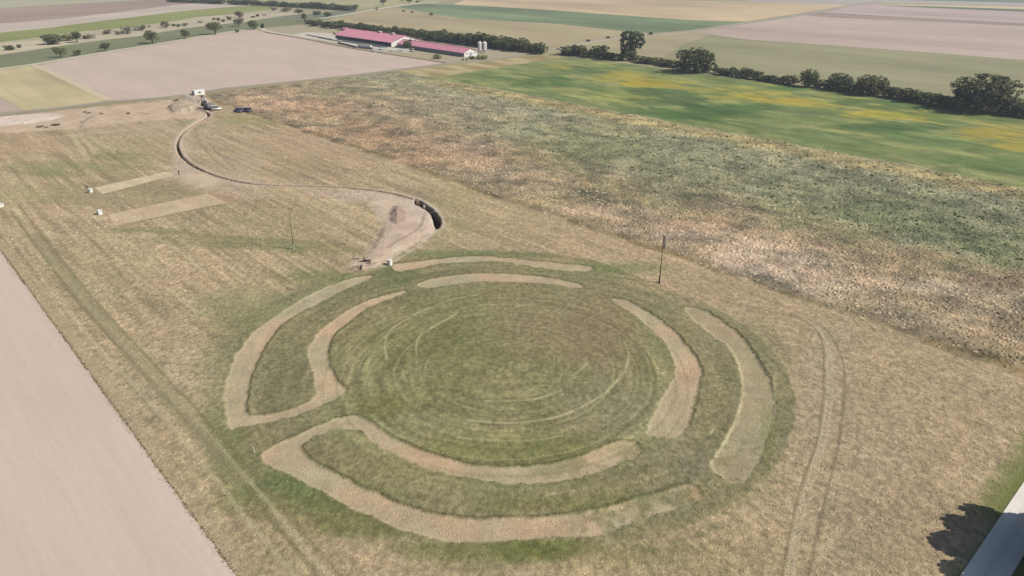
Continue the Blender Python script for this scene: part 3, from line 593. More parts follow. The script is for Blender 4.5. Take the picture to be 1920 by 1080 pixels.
mul = 1+(mul-1)*.8; c = c*mul[:, None]; pt = sst(.5, .62, fbm(x, y, 6, 3, 177, 10)); m = (u > .6) & (rng.uniform(0, 1, n) < .06+.75*pale*pt); c[m] = c[m]*.45+np.array([216., 196, 172])*.55
dk = (x > 172) & (rng.uniform(0, 1, n) < .04*sst(330, 120, y)); c[dk] = np.array([74., 82, 52])
clumps('weeds', x, y, h, c*1.05, (.05+.15*rng.uniform(0, 1, n)**1.5)*np.where(dk, 1.7, 1), .36*d**.7*rng.uniform(.6, 1.3, n)*np.where(dk, 1.2, 1), 5)
# ragged tufts hanging over the edge of the ploughed field
n = 2600; y = rng.uniform(20, 190, n)**1.0; x = XL+rng.normal(.12, .12, n)-np.abs(rng.normal(0, .35, n))*(rng.uniform(0, 1, n) < .2)
c = np.where(rng.uniform(0, 1, (n, 1)) < .45, np.array([[122., 112, 78]]), np.array([[178., 160, 124]]))*rng.uniform(.8, 1.15, (n, 1))
blades('grass', x, y, np.full(n, .03), c, rng.uniform(.06, .16, n), rng.uniform(.04, .10, n), 3, .8)

# ------------------------------------------------------------------ trees and bushes
def crown_mesh(name, blobs, nleaf, size, c0, c1, seed):
    r = np.random.default_rng(seed); vol = np.array([b[3]*b[4]*b[5] for b in blobs])**.67; vol = vol/vol.sum()
    bi = r.choice(len(blobs), nleaf, p=vol); b = np.array(blobs)[bi]
    d = r.normal(0, 1, (nleaf, 3)); d /= np.linalg.norm(d, axis=1)[:, None]
    rad = .55+.5*r.uniform(0, 1, nleaf)**.6; pos = b[:, :3]+d*b[:, 3:6]*rad[:, None]
    ncl = max(12, nleaf//26); cc = pos[r.choice(nleaf, ncl)]                      # pull leaves into sprays
    dist = np.linalg.norm(pos[:, None]-cc[None], axis=2); ci = dist.argmin(1); pos = pos+(cc[ci]-pos)*.38
    nrm = d*.6+r.normal(0, .6, (nleaf, 3)); nrm /= np.linalg.norm(nrm, axis=1)[:, None]
    t = np.cross(nrm, r.normal(0, 1, (nleaf, 3))); t /= np.linalg.norm(t, axis=1)[:, None]; bt = np.cross(nrm, t)
    s = size*r.uniform(.6, 1.3, nleaf)[:, None]
    v = np.stack([pos-t*s, pos-bt*s*.6, pos+t*s, pos+bt*s*.6], 1).reshape(-1, 3)
    v[:, 2] = np.maximum(v[:, 2], .0)
    m = r.uniform(0, 1, ncl)[ci]; f = r.uniform(.75, 1.25, nleaf)
    col = (alb(c0)*(1-m[:, None])+alb(c1)*m[:, None])*f[:, None]
    return np_mesh(name, v, np.arange(nleaf*4).reshape(-1, 4), np.repeat(col, 4, 0))
def tube(bm, pts, rads, seg=7):
    rings = []
    for i, (p, r) in enumerate(zip(pts, rads)):
        p = Vector(p); q = Vector(pts[min(i+1, len(pts)-1)])-Vector(pts[max(i-1, 0)])
        q = q.normalized() if q.length > 1e-6 else Vector((0, 0, 1)); a = q.orthogonal().normalized(); b_ = q.cross(a)
        rings.append([bm.verts.new(p+(a*math.cos(t)+b_*math.sin(t))*r) for t in [2*math.pi*k/seg for k in range(seg)]])
    for A, Bq in zip(rings, rings[1:]):
        for k in range(seg): bm.faces.new((A[k], A[(k+1) % seg], Bq[(k+1) % seg], Bq[k]))
    bm.faces.new(rings[-1]); bm.faces.new(rings[0][::-1])
def bm_mesh(name, bm, sm=False):
    me = bpy.data.meshes.new(name); bmesh.ops.recalc_face_normals(bm, faces=bm.faces); bm.to_mesh(me); bm.free()
    if sm: me.polygons.foreach_set('use_smooth', [True]*len(me.polygons))
    return me
def trunk_mesh(name, h, r, limbs, lean=0):
    bm = bmesh.new(); tube(bm, [(0, 0, -.03), (lean*.3, 0, h*.35), (lean*.7, .01, h*.7), (lean, 0, h)], [r*1.3, r, r*.75, r*.4])
    for k, (a, zz, l, up) in enumerate(limbs):
        b0 = Vector((lean*zz, 0, h*zz)); d = Vector((math.cos(a), math.sin(a), up)).normalized()
        tube(bm, [b0, b0+d*l*.5+Vector((0, 0, .02)), b0+d*l+Vector((0, 0, .06))], [r*.55, r*.35, r*.12], 5)
    return bm_mesh(name, bm)
DG, LG = (70, 78, 48), (134, 138, 86)
def blobs_round(seed, n=11, base=.24, rx=.56):
    q = random.Random(seed); o = []
    for k in range(n):
        a = q.uniform(0, 6.28); rr = q.uniform(.1, .3); z = q.uniform(base+.12, .82)
        o.append((rr*math.cos(a)*rx*2, rr*math.sin(a)*rx*2, z, q.uniform(.17, .27)*rx*2, q.uniform(.17, .27)*rx*2, q.uniform(.12, .18)))
    return o+[(0, 0, (base+1)/2, .33*rx*2, .33*rx*2, (1-base)*.42)]
def blobs_bush(seed, n=10):
    q = random.Random(seed); o = []
    for k in range(n):
        a = q.uniform(0, 6.28); rr = q.uniform(.12, .34)
        o.append((rr*math.cos(a), rr*math.sin(a), q.uniform(.18, .74), q.uniform(.14, .24), q.uniform(.14, .24), q.uniform(.14, .24)))
    return o+[(0, 0, .38, .38, .38, .36)]
LIMB = [(.3, .55, .3, .9), (2.2, .6, .28, .8), (4.1, .65, .3, .9), (5.4, .75, .22, 1.1)]
PROTO = {}
def proto(kind):
    """crown and trunk meshes of unit height and unit width, several of each kind"""
    if kind in PROTO: return PROTO[kind]
    k, s = kind
    if k == 'tree': r = (crown_mesh('crown', blobs_round(s), 2200, .035, (84, 86, 56), (134, 132, 88), s), trunk_mesh('trunk', .62, .035, LIMB, .03))
    elif k == 'bush': r = (crown_mesh('crown', blobs_bush(s), 2400, .04, DG, LG, s), trunk_mesh('stems', .45, .03, [(a, .1, .35, 1.4) for a in (0, 1.5, 3, 4.6)]))
    elif k == 'pale': r = (crown_mesh('crown', blobs_bush(s), 1500, .038, (128, 124, 106), (156, 150, 126), s), trunk_mesh('stems', .45, .03, [(a, .1, .35, 1.4) for a in (0, 1.5, 3, 4.6)]))
    elif k == 'brown': r = (crown_mesh('crown', blobs_bush(s), 1300, .04, (116, 98, 76), (146, 120, 94), s), trunk_mesh('stems', .45, .03, [(a, .1, .35, 1.4) for a in (0, 1.5, 3, 4.6)]))
    elif k == 'light': r = (crown_mesh('crown', blobs_bush(s), 1500, .04, (112, 124, 66), (158, 162, 92), s), trunk_mesh('stems', .45, .03, [(a, .1, .35, 1.4) for a in (0, 1.5, 3, 4.6)]))
    elif k == 'tall':
        bl = [(-.12, 0, .82, .24, .26, .16), (-.18, .05, .6, .2, .22, .16), (.16, 0, .78, .26, .26, .17), (.3, 0, .6, .18, .2, .12), (-.15, 0, .4, .2, .22, .16), (.1, -.05, .5, .14, .2, .12), (-.05, 0, .28, .26, .26, .14), (.05, 0, .12, .22, .22, .12), (.25, .1, .46, .12, .14, .08)]
        r = (crown_mesh('crown', bl, 5200, .03, (74, 84, 60), (112, 122, 86), s), trunk_mesh('trunk', .85, .03, LIMB, .05))
    elif k == 'big': r = (crown_mesh('crown', [(b[0]*1.05, b[1], b[2]*.95+.02, b[3], b[4], b[5]) for b in blobs_bush(s, 14)]+[(0, 0, .6, .44, .42, .34)], 6000, .03, (80, 86, 56), (140, 146, 96), s), trunk_mesh('trunk', .7, .04, LIMB, .02))
    for m_ in r[:1]: m_.materials.append(M_leaf)
    r[1].materials.append(M_bark); PROTO[kind] = r; return r
def tree_at(name, kind, x, y, h, wd, label, cat='tree', group=None, rz=None):
    cm, tm = proto(kind)
    e = empty(name, (x, y, .0), random.uniform(0, 6.28) if rz is None else rz)
    c = bpy.data.objects.new('crown', cm); link(c); c.parent = e
    t = bpy.data.objects.new('trunk' if tm.name.startswith('trunk') else 'stems', tm); link(t); t.parent = e
    c.scale = t.scale = (wd, wd, h)
    return tag(e, label, cat, group)
def tree_px(name, kind, px, yb, yt, wpx, label, cat='tree', group=None, rz=None, dx=0):
    x, y = P(px, yb); h = hgt(x, y, yt); wd = wpx*slant(x, y)/FPX
    return tree_at(name, kind, x, y, h, wd, label, cat, group, rz)

HG = 'bushes and trees of the hedgerow behind the green field'
hedge = [(1068,102,86,30),(1085,104,84,22),(1103,106,95,20),(1122,108,84,28),(1141,110,97,22),(1158,113,100,20),(1205,117,106,24),(1225,119,109,24),(1246,123,111,24),(1264,126,114,20),(1280,130,119,20),(1320,135,120,20),
 (1360,140,127,24),(1380,143,129,20),(1398,146,127,20),(1420,149,134,20),(1440,152,140,20),(1458,155,144,18),(1480,158,142,24),(1536,164,149,16),(1556,167,147,20),(1590,171,154,24),(1608,174,158,18),(1668,182,162,24),(1690,186,163,28),(1712,190,168,24),(1735,193,172,26),(1758,197,176,24),(1780,201,180,24),(1800,204,182,22),(1875,212,184,30),(1902,215,182,34),(1935,220,190,34)]
for i, (px, yb, yt, wp) in enumerate(hedge):
    tree_px('hedge_bush', ('bush', i % 4+1), px, yb+.5, yt-3.5, wp*1.75, 'plain low dark bush, one of many filling the hedgerow behind the green field', 'bush', HG)
tree_px('tall_tree', ('tall', 5), 1181, 114, 56, 54, 'tall dark two-lobed tree rising highest from the hedgerow near its road end', 'tree', HG, rz=-YAW)
tree_px('broad_tree', ('big', 6), 1303, 136, 85, 74, 'broad round dark tree in the hedgerow, right of the tall two-lobed tree', 'tree', HG)
tree_px('pale_bush', ('pale', 3), 1341, 137, 122, 16, 'thin greyish bush just right of the broad round tree in the hedgerow', 'bush', HG)
tree_px('round_tree', ('big', 10), 1515, 163, 127, 38, 'medium bushy tree in mid hedgerow, left of two rounder bushy trees', 'tree', HG)
tree_px('round_tree', ('big', 8), 1571, 170, 134, 46, 'round bushy tree in the hedgerow, second of three in a row left of the biggest', 'tree', HG)
tree_px('round_tree', ('big', 9), 1630, 178, 138, 62, 'wide olive bushy tree with a lumpy double top in the hedgerow', 'tree', HG)
tree_px('broad_tree', ('big', 7), 1836, 209, 134, 110, 'biggest spreading tree of the hedgerow, near the right edge of the picture', 'tree', HG)
# thicket behind the barns
for k in range(46):
    px = 580+k*9.6+random.uniform(-2, 2); yb = 46+(px-575)*.123+(1.2 if k % 2 else -1.2); hh = np.interp(px, [575, 640, 800, 900, 960, 1000], [10, 15, 19, 25, 26, 20])*random.uniform(.85, 1.08)
    tree_px('thicket_bush', ('bush', k % 4+1), px, yb, yb-hh*1.12, hh*1.4+8, 'dense dark bush in the thicket running behind the two red roofed barns', 'bush', 'bushes of the thicket behind the barns')
# tree belt at the top
for k in range(34):
    px = 322+k*10.2+random.uniform(-2, 2); yb = np.interp(px, [320, 400, 500, 600, 665], [3.5, 7, 11, 16.5, 20.5])
    if 424 < px < 432: continue
    hh = random.uniform(9, 13)*(1.1 if px > 560 else .95)
    tree_px('belt_tree', ('bush', k % 4+1), px, yb, yb-hh*1.1, hh*1.5+6, 'dark tree in the far tree belt along the top edge of the picture', 'tree', 'trees of the far belt')
for px, yb, yt, wp, kd, lb in [(1208/5.05+480,10,-4,13,'tree','round tree standing alone beside the far pale farm path'),(755,4,-6,12,'tree','far tree above the path, first of the small row at the top edge'),(768,6,-5,12,'tree','far tree above the path, second of the small row at the top edge'),
   (782,5,0,7,'bush','small bush between the far trees at the top edge'),(790,3,-6,10,'tree','far tree above the path, last of the small row at the top edge'),(706,19,12,6,'brown','small brown bush on the bend of the far path'),(757,22,18,6,'bush','left small bush at the corner of the far green field'),(773,24,20,6,'bush','right small bush at the corner of the far green field'),(809,29,23,8,'bush','dark bush alone in the far green field left of centre'),
   (1103,78,73,9,'bush','small bush by the road left of the tall tree'),(1140,72,66.5,8,'bush','small bush by the road just before the tall tree'),(1201,67,61,7,'bush','first small dark bush by the road right of the tall tree'),(1220,65.5,58.5,9,'bush','second small dark bush by the road right of the tall tree'),
   (571,40,24,12,'tree','small tree at the left end of the thicket by the farm'),(594,28,18,16,'bush','left grey green bush before the far belt end'),(614,31,20,16,'bush','right grey green bush before the far belt end'),(536,22,13,20,'pale','pale grey bush in front of the far tree belt'),(514,20,12,10,'brown','brownish bush left of the pale grey bush'),(560,24,16,16,'bush','dark bush right of the pale grey bush'),
   (115,108,87,18,'tree','leaning tree on the grassy strip, first from the left'),(145,104,92,12,'bush','small bush right of the leaning tree on the grassy strip'),(198,96,78,17,'tree','round tree on the edge of the big ploughed field, second from the left'),(286,82,56,25,'tree','full leaning tree on the ploughed field edge, above the stubble corner'),
   (348,73,53,15,'tree','small upright tree between two larger ones on the field edge'),(404,65,39,26,'tree','large round tree on the ploughed field edge with a pale foot'),(448,50,33,17,'tree','round tree upper left of the farm corner'),(445,61,54,7,'bush','small bush below the round tree at the farm corner'),(476,55,36,17,'big','dense tree at the corner of the farm yard'),(492,53,40,9,'bush','slim bush beside the dense tree at the farm corner'),
   (100,83,62,30,'big','large bushy clump on the left of the pale strip'),(128,76,62,26,'light','olive yellowish bush beside the large bushy clump'),(145,80,57,18,'tree','tall thin tree standing in the pale strip'),(162,73,64,13,'bush','dark low bush right of the thin tree'),(172,72,62,12,'pale','greyish bush right of the dark low bush'),(201,64,52,14,'brown','brown small tree on the pale strip'),(223,65,56,12,'brown','rusty brown bush on the pale strip'),(238,64,46,18,'pale','grey leafless looking tree on the pale strip'),(262,57,46,20,'pale','grey bush left of the full leaning tree'),(18,94,82,16,'bush','dark bush at the left edge of the picture'),(36,90,81,7,'bush','small bush near the left edge'),
   (280,51,47,5,'bush','tiny bush behind the full leaning tree'),(311,52,37,16,'brown','brownish green tree right of the full leaning tree'),(326,49,44,8,'bush','left of two tiny round bushes'),(335,50,44,8,'bush','right of two tiny round bushes'),(347,49,42,11,'brown','reddish low bush on the pale strip'),(376,43,38,8,'pale','pale low bush on the strip'),(401,38,32,6,'bush','small dark bush, left of a pair'),(410,39,32,7,'bush','small dark bush, right of a pair'),(419,41,35,8,'bush','low dark bush beside the pair'),(430,38,29,8,'bush','slim bush left of the tall brown tree'),(449,33,18,17,'brown','brownish tree on the far side of the pale strip'),(474,33,29,8,'bush','low bush right of the brownish tree'),(483,31,25,8,'bush','upright bush far along the pale strip'),(496,29,26,9,'brown','low brown bush far along the pale strip'),
   (765,95,74,16,'big','round dark tree in front of the left barn end'),(775,90,71,13,'bush','dark bush behind the round tree at the left barn'),(820,110,100,20,'light','yellow green bush in front of the right barn'),(885,111,104,14,'bush','low dark bush at the white end of the right barn'),(903,111,101,24,'light','bright green bush below the two silos'),(627,64,60,6,'bush','small bush in the farm yard left of the left barn'),(868,113.5,109,4,'bush','tiny dark shrub before the white gable, left one'),(875,113.5,109,4,'bush','tiny dark shrub before the white gable, right one')]:
    tree_px('tree' if kd in ('tree', 'big') else 'bush', (kd, 1+int(px) % 3), px, yb, yt, wp*1.1, lb, 'tree' if kd in ('tree', 'big') else 'bush')
# weeds along the earth bank
for i, (px, yb, wp) in enumerate([(105,236,16),(76,239,12),(88,240,8),(160,211,9),(166,213,8),(190,214,8),(240,214,10),(330,190,12),(337,192,7),(152,230,6)]):
    tree_px('weed_clump', ('brown', i % 3+1), px, yb, yb-wp*.38, wp, 'low dark weed clump on the pale earth bank by the road', 'bush', 'weed clumps on the earth bank')
# trees beside the concrete road, mostly outside the frame; their shade falls on the road
for x_, y_, h_, w_ in [(84, 2.9, 10.6, 9.8), (89.3, 2.4, 11, 8), (80.2, 1.4, 9.8, 8), (86, -4.5, 10, 7)]:
    cm = crown_mesh('crown', blobs_bush(int(x_), 14), 17000, .04, (60, 72, 40), (96, 110, 62), int(x_)); cm.materials.append(M_leaf)
    e = empty('roadside_tree', (x_, y_, 0)); c_ = obj('crown', cm, None, e); t_ = obj('trunk', trunk_mesh('trunk', .6, .03, LIMB), M_bark, e)
    c_.scale = t_.scale = (w_, w_, h_); tag(e, 'leafy tree at the concrete road in the lower right corner', 'tree', 'roadside trees')

# ------------------------------------------------------------------ buildings
MW = solid('white_render', (236, 232, 226), .8, .1, var=.05); MR = solid('red_roof_sheet', (224, 152, 164), .5, .3, var=.12, vs=.3)
MD = solid('dark_opening', (52, 52, 60), .8, .1); MGW = solid('grey_wall', (176, 172, 178), .8, .1, var=.12, vs=.4); MC = solid('pale_concrete', (214, 206, 190), .9, .1, var=.2, vs=.6)
MM = solid('galvanised', (206, 208, 212), .45, .5, .3); MBK = solid('rubber', (34, 32, 32), .8, .1); MGL = solid('dark_glass', (38, 40, 48), .12, .6)
MST = solid('grey_steel', (120, 118, 128), .5, .4); MBL = solid('blue_grey_paint', (108, 106, 126), .3, .6); MDB = solid('dark_violet_paint', (84, 82, 104), .3, .6); MWP = solid('white_paint', (240, 236, 228), .35, .5, var=.04)
MPO = solid('weathered_wood', (96, 84, 74), .8, .1); MPT = solid('grey_post', (122, 116, 96), .8, .1); MPL = solid('pale_post', (186, 182, 150), .8, .1); MRED = solid('rear_lamp', (150, 30, 30), .3, .5); MLMP = solid('lamp_glass', (230, 226, 214), .15, .6)
def box(bm, c, s, rz=0, bev=0, ry=0):
    r = bmesh.ops.create_cube(bm, size=1); M = Matrix.Translation(c) @ Matrix.Rotation(rz, 4, 'Z') @ Matrix.Rotation(ry, 4, 'Y') @ Matrix.Diagonal((*s, 1))
    bmesh.ops.transform(bm, matrix=M, verts=r['verts'])
    if bev:
        es = list({e for v in r['verts'] for e in v.link_edges}); bmesh.ops.bevel(bm, geom=es, offset=bev, segments=2, affect='EDGES')
def part(name, parent, mat, fn, sm=False):
    bm = bmesh.new(); fn(bm); return obj(name, bm_mesh(name, bm, sm), mat, parent)
def prism(bm, prof, y0, y1):
    """profile in x-z swept along y"""
    a = [bm.verts.new((p[0], y0, p[1])) for p in prof]; b = [bm.verts.new((p[0], y1, p[1])) for p in prof]; n = len(prof)
    for i in range(n): bm.faces.new((a[i], a[(i+1) % n], b[(i+1) % n], b[i]))
    bm.faces.new(a[::-1]); bm.faces.new(b)
def barn(name, x0, y0, L, W, eave, ridge, label, openside):
    e = empty(name, (x0, y0, 0))
    def walls(bm):
        prism(bm, [(.15, 0), (W-.15, 0), (W-.15, eave), (W/2, ridge-.15), (.15, eave)], .15, .5)        # near gable
        prism(bm, [(.15, 0), (W-.15, 0), (W-.15, eave), (W/2, ridge-.15), (.15, eave)], L-.5, L-.15)
        box(bm, (W-.3, L/2, eave/2), (.3, L-1.02, eave-.05))
    part('gable_walls', e, MW, walls)
    if openside:
        part('low_side_wall', e, MGW, lambda bm: box(bm, (.3, L/2, .45), (.25, L-1.02, .9)))
        part('inner_wall', e, MD, lambda bm: box(bm, (W*.45, L/2, eave*.48), (.2, L-1.6, eave*.95)))
        for k in range(11):
            o = part('post', e, MGW, lambda bm: box(bm, (.3, 3+k*(L-6)/10, (eave+.9)/2), (.3, .3, eave-.95)))
    else:
        part('side_wall', e, MGW, lambda bm: box(bm, (.3, L/2, eave*.4), (.25, L-1.02, eave*.8)))
        part('window_band', e, MD, lambda bm: box(bm, (.32, L/2, eave*.89), (.2, L-1.4, eave*.15)))
    def roof(bm):
        ov = .9; z = .18; sl = (ridge-eave)/(W/2)
        prism(bm, [(-ov, eave-ov*sl), (W/2, ridge), (W+ov, eave-ov*sl), (W+ov, eave-ov*sl+z), (W/2, ridge+z), (-ov, eave-ov*sl+z)], -.4, L+.4)
        for k in range(int(L/1.2)):                                        # standing seams
            yy = .4+k*1.2
            for s_ in (-1, 1):
                cx = W/2+s_*(W/4+ov/2); ln = math.hypot(W/2+ov, (W/2+ov)*sl)
                box(bm, (cx, yy, ridge+z+.03-(W/4+ov/2)*sl), (ln*.98, .06, .06), 0, 0, s_*math.atan(sl))
    rf = part('roof', e, MR, roof)
    part('ridge_cap', rf, MR, lambda bm: box(bm, (W/2, L/2, ridge+.24), (.5, L, .12)))
    part('gutter', e, MM, lambda bm: box(bm, (-1.0, L/2, eave-.9*(ridge-eave)/(W/2)+.0), (.16, L+.6, .14)))
    part('gable_door', e, MGW, lambda bm: (box(bm, (W/2, .10, 1.25), (2.6, .08, 2.5)), box(bm, (W/2, .04, 1.25), (.08, .05, 2.5))))
    part('gable_window', e, MD, lambda bm: [box(bm, (W*q, .10, 2.0), (1.1, .08, .6)) for q in (.2, .8)])
    return tag(e, label, 'barn')
b1 = P(734, 88.5); b1f = P(647, 71.5); b2 = P(870.5, 107); b2f = P(776, 86)
L1 = b1f[1]-b1[1]; L2 = b2f[1]-b2[1]
print('BARNS', b1, b1f, b2, b2f)
B1 = barn('cattle_barn', b1[0], b1[1], L1, 26, 3.4, 7.2, 'left barn with pinkish red roof, open dark long side and white gable end', True)
for px in (706, 728):
    xx = b1[0]+8.5; yy = b1[1]+L1*(.42 if px == 706 else .2)
    part('roof_vent', B1, MWP, lambda bm: (box(bm, (13, L1*(.42 if px == 706 else .2), 7.8), (1.4, 3, .7)), box(bm, (13, L1*(.42 if px == 706 else .2), 8.2), (1.8, 3.4, .12))))
B2 = barn('cattle_barn', b2[0], b2[1], L2, 11.5, 2.9, 5.2, 'right barn with pinkish red roof, closed grey long side and white gable beside two silos', False)
def shed(name, px, py, lx, ly, h, label, wall, roofm, cat='shed'):
    x_, y_ = P(px, py); e = empty(name, (x_, y_, 0)); part('walls', e, wall, lambda bm: box(bm, (lx/2, ly/2, h/2), (lx, ly, h)))
    part('roof', e, roofm, lambda bm: prism(bm, [(-.3, h), (lx+.3, h), (lx+.3, h+.15), (lx/2, h+.9), (-.3, h+.15)], -.3, ly+.3))
    part('door', e, MD, lambda bm: box(bm, (lx/2, -.03, 1.0), (1.2, .05, 2)))
    return tag(e, label, cat)
shed('shed', 648, 62, 5, 6, 3.4, 'small red roofed hut behind the far end of the left barn', MGW, MR)
shed('annex', 652, 74.5, 5, 9, 2.6, 'small pale grey annex at the far end of the left barn', MGW, MGW, 'annex')
def silo(px, py, label):
    x_, y_ = P(px, py); e = empty('silo', (x_, y_, 0)); h = hgt(x_, y_, 77.5); r = 1.45
    def ring(bm, z0, z1, r0, r1): bmesh.ops.create_cone(bm, cap_ends=True, segments=24, radius1=r0, radius2=r1, depth=z1-z0, matrix=Matrix.Translation((0, 0, (z0+z1)/2)))
    part('tank', e, MWP, lambda bm: ring(bm, 2.0, h-.8, r, r), False); part('tank_roof', e, MWP, lambda bm: (ring(bm, h-.8, h-.1, r+.05, .3), ring(bm, h-.1, h+.15, .3, .25)))
    part('hopper', e, MWP, lambda bm: ring(bm, .8, 2.0, .3, r))
    part('band', e, MWP, lambda bm: [ring(bm, z, z+.08, r+.03, r+.03) for z in np.arange(2.4, h-1, 1.1)])
    for k in range(4):
        a = math.pi/4+k*math.pi/2; part('leg', e, MM, lambda bm: box(bm, (math.cos(a)*r*.95, math.sin(a)*r*.95, 1.05), (.14, .14, 2.1)))
    part('ladder', e, MM, lambda bm: ([box(bm, (s_, -r-.1, h/2), (.05, .05, h-1)) for s_ in (-.2, .2)], [box(bm, (0, -r-.1, z), (.4, .03, .03)) for z in np.arange(.8, h-.6, .4)]))
    return tag(e, label, 'silo')
silo(900, 99.5, 'white feed silo on legs, left one of the pair beside the right barn'); silo(909, 99.5, 'white feed silo on legs, right one of the pair beside the right barn')
def cwall(a, b, h, t, label, mat=MC, name='concrete_wall'):
    A, Bq = Vector(P(*a)), Vector(P(*b)); d = Bq-A; e = empty(name, (A.x, A.y, 0), math.atan2(d.y, d.x)); n = max(2, int(d.length/3))
    part('wall_panels', e, mat, lambda bm: [box(bm, ((k+.5)*d.length/n, 0, h/2), (d.length/n-.06, t, h)) for k in range(n)])
    part('coping', e, MC, lambda bm: box(bm, (d.length/2, 0, h+.05), (d.length+.1, t+.15, .1)))
    return tag(e, label, 'wall')
cwall((634, 81.5), (669, 90), 1.3, .4, 'grey low concrete wall at the left of the cattle yard', MGW)
cwall((671, 90), (699, 93), 1.5, .4, 'grey low wall in front of the open barn, middle of the yard edge', MGW)
cwall((672, 86.5), (696, 88.5), 1.2, 1.8, 'bright white topped feed trough wall in the yard', MW)
cwall((640, 77.5), (726, 91), .9, .3, 'long thin pale yard wall parallel to the open barn side', MC)
cwall((575, 66), (640, 79), .8, .5, 'pale silage clamp wall left of the yard', MC)
cwall((602, 71), (628, 76), 1.2, 3.5, 'whitish heap wall of the silage clamp', MC)
def container(px, py, lx, ly, h, rz, label, name='container'):
    x_, y_ = P(px, py); e = empty(name, (x_, y_, 0), rz)
    def body(bm):
        box(bm, (lx/2, ly/2, h/2+.15), (lx, ly, h), 0, .04)
        for k in range(int(lx/.5)): box(bm, (.25+k*.5, -.02, h/2+.15), (.18, .05, h*.85))
    part('body', e, MWP, body); part('window', e, MD, lambda bm: box(bm, (lx*.5, -.06, h*.62+.15), (lx*.2, .05, h*.22)))
    part('door', e, MGW, lambda bm: box(bm, (-.03, ly/2, h*.42+.15), (.05, ly*.45, h*.8)))
    for sx in (.3, lx-.3): part('skid', e, MST, lambda bm: box(bm, (sx, ly/2, .07), (.2, ly*.9, .14)))
    return tag(e, label, 'container')
container(702, 98, 8, 3, 2.6, -R(38), 'white container at the front corner of the cattle yard')
container(735, 97.5, 12, 3, 1.6, -R(35), 'long low white tank box below the white gable of the left barn', 'tank_box')
container(366, 182.5, 5.2, 2.5, 2.9, R(8), 'cream site hut with a small dark window beside the grey heap by the road', 'site_hut')

# ------------------------------------------------------------------ vehicles
def car(px, py, rz, paint_, label, van=False, name='car'):
    x_, y_ = P(px, py); e = empty(name, (x_, y_, 0), rz); L, Wd = (4.3, 1.75)
    # profile along x (length), swept across y; nose at +x
    prof = [(-2.15, .35), (-2.15, .95), (-1.95, 1.0), (1.0, .95), (1.9, .82), (2.12, .65), (2.12, .35)] if not van else [(-2.15, .35), (-2.15, 1.1), (1.1, 1.1), (1.95, .95), (2.12, .7), (2.12, .35)]
    def lower(bm):
        prism(bm, prof, -Wd/2, Wd/2); bmesh.ops.bevel(bm, geom=bm.edges[:], offset=.06, segments=2, affect='EDGES')
    part('body', e, paint_, lower, True)
    top = [(-1.95, .93), (-1.7, 1.42), (.05, 1.45), (.95, .93)] if not van else [(-2.08, 1.02), (-2.0, 1.85), (.5, 1.88), (1.2, 1.02)]
    def glass(bm): prism(bm, top, -Wd/2+.1, Wd/2-.1)
    part('windows', e, MGL, glass)
    zt = top[1][1]
    part('roof', e, paint_, lambda bm: (box(bm, ((top[1][0]+top[2][0])/2, 0, zt+.03), (top[2][0]-top[1][0]+.1, Wd-.2, .07), 0, .03),))
    for s_ in (-1, 1): part('pillar', e, paint_, lambda bm: [box(bm, (xx, s_*(Wd/2-.1), (zt+.95)/2), (.1, .05, zt-.95)) for xx in (top[1][0]+.1, (top[1][0]+top[2][0])/2, top[2][0]+.1)])
    for sx in (-1.35, 1.35):
        for sy in (-1, 1):
            wl = part('wheel', e, MBK, lambda bm: bmesh.ops.create_cone(bm, cap_ends=True, segments=20, radius1=.32, radius2=.32, depth=.2, matrix=Matrix.Translation((sx, sy*(Wd/2-.05), .32)) @ Matrix.Rotation(math.pi/2, 4, 'X')))
            part('rim', wl, MM, lambda bm: bmesh.ops.create_cone(bm, cap_ends=True, segments=14, radius1=.19, radius2=.19, depth=.22, matrix=Matrix.Translation((sx, sy*(Wd/2-.05), .32)) @ Matrix.Rotation(math.pi/2, 4, 'X')))
    for sy in (-1, 1):
        part('headlight', e, MLMP, lambda bm: box(bm, (2.1, sy*.62, .68), (.08, .3, .14))); part('rear_light', e, MRED, lambda bm: box(bm, (-2.15, sy*.68, .8), (.06, .2, .25)))
        part('mirror', e, paint_, lambda bm: box(bm, (.75, sy*(Wd/2+.06), 1.0), (.1, .16, .12)))
    return tag(e, label, 'car' if 'car' in label.split() else 'van')
CG = 'cars parked in the meadow'
car(447, 210.5, R(110), MBL, 'blue grey car parked on the meadow, left one of the two side by side', True)['group'] = CG
car(463, 210, R(112), MDB, 'dark violet car parked on the meadow, right one of the two side by side', True)['group'] = CG
car(406, 206.5, R(-25), MWP, 'white van parked close to the excavator at the end of the trench', True, 'van')
car(774, 96.5, R(60), MWP, 'small white van parked beside the round tree at the left barn', True, 'van')
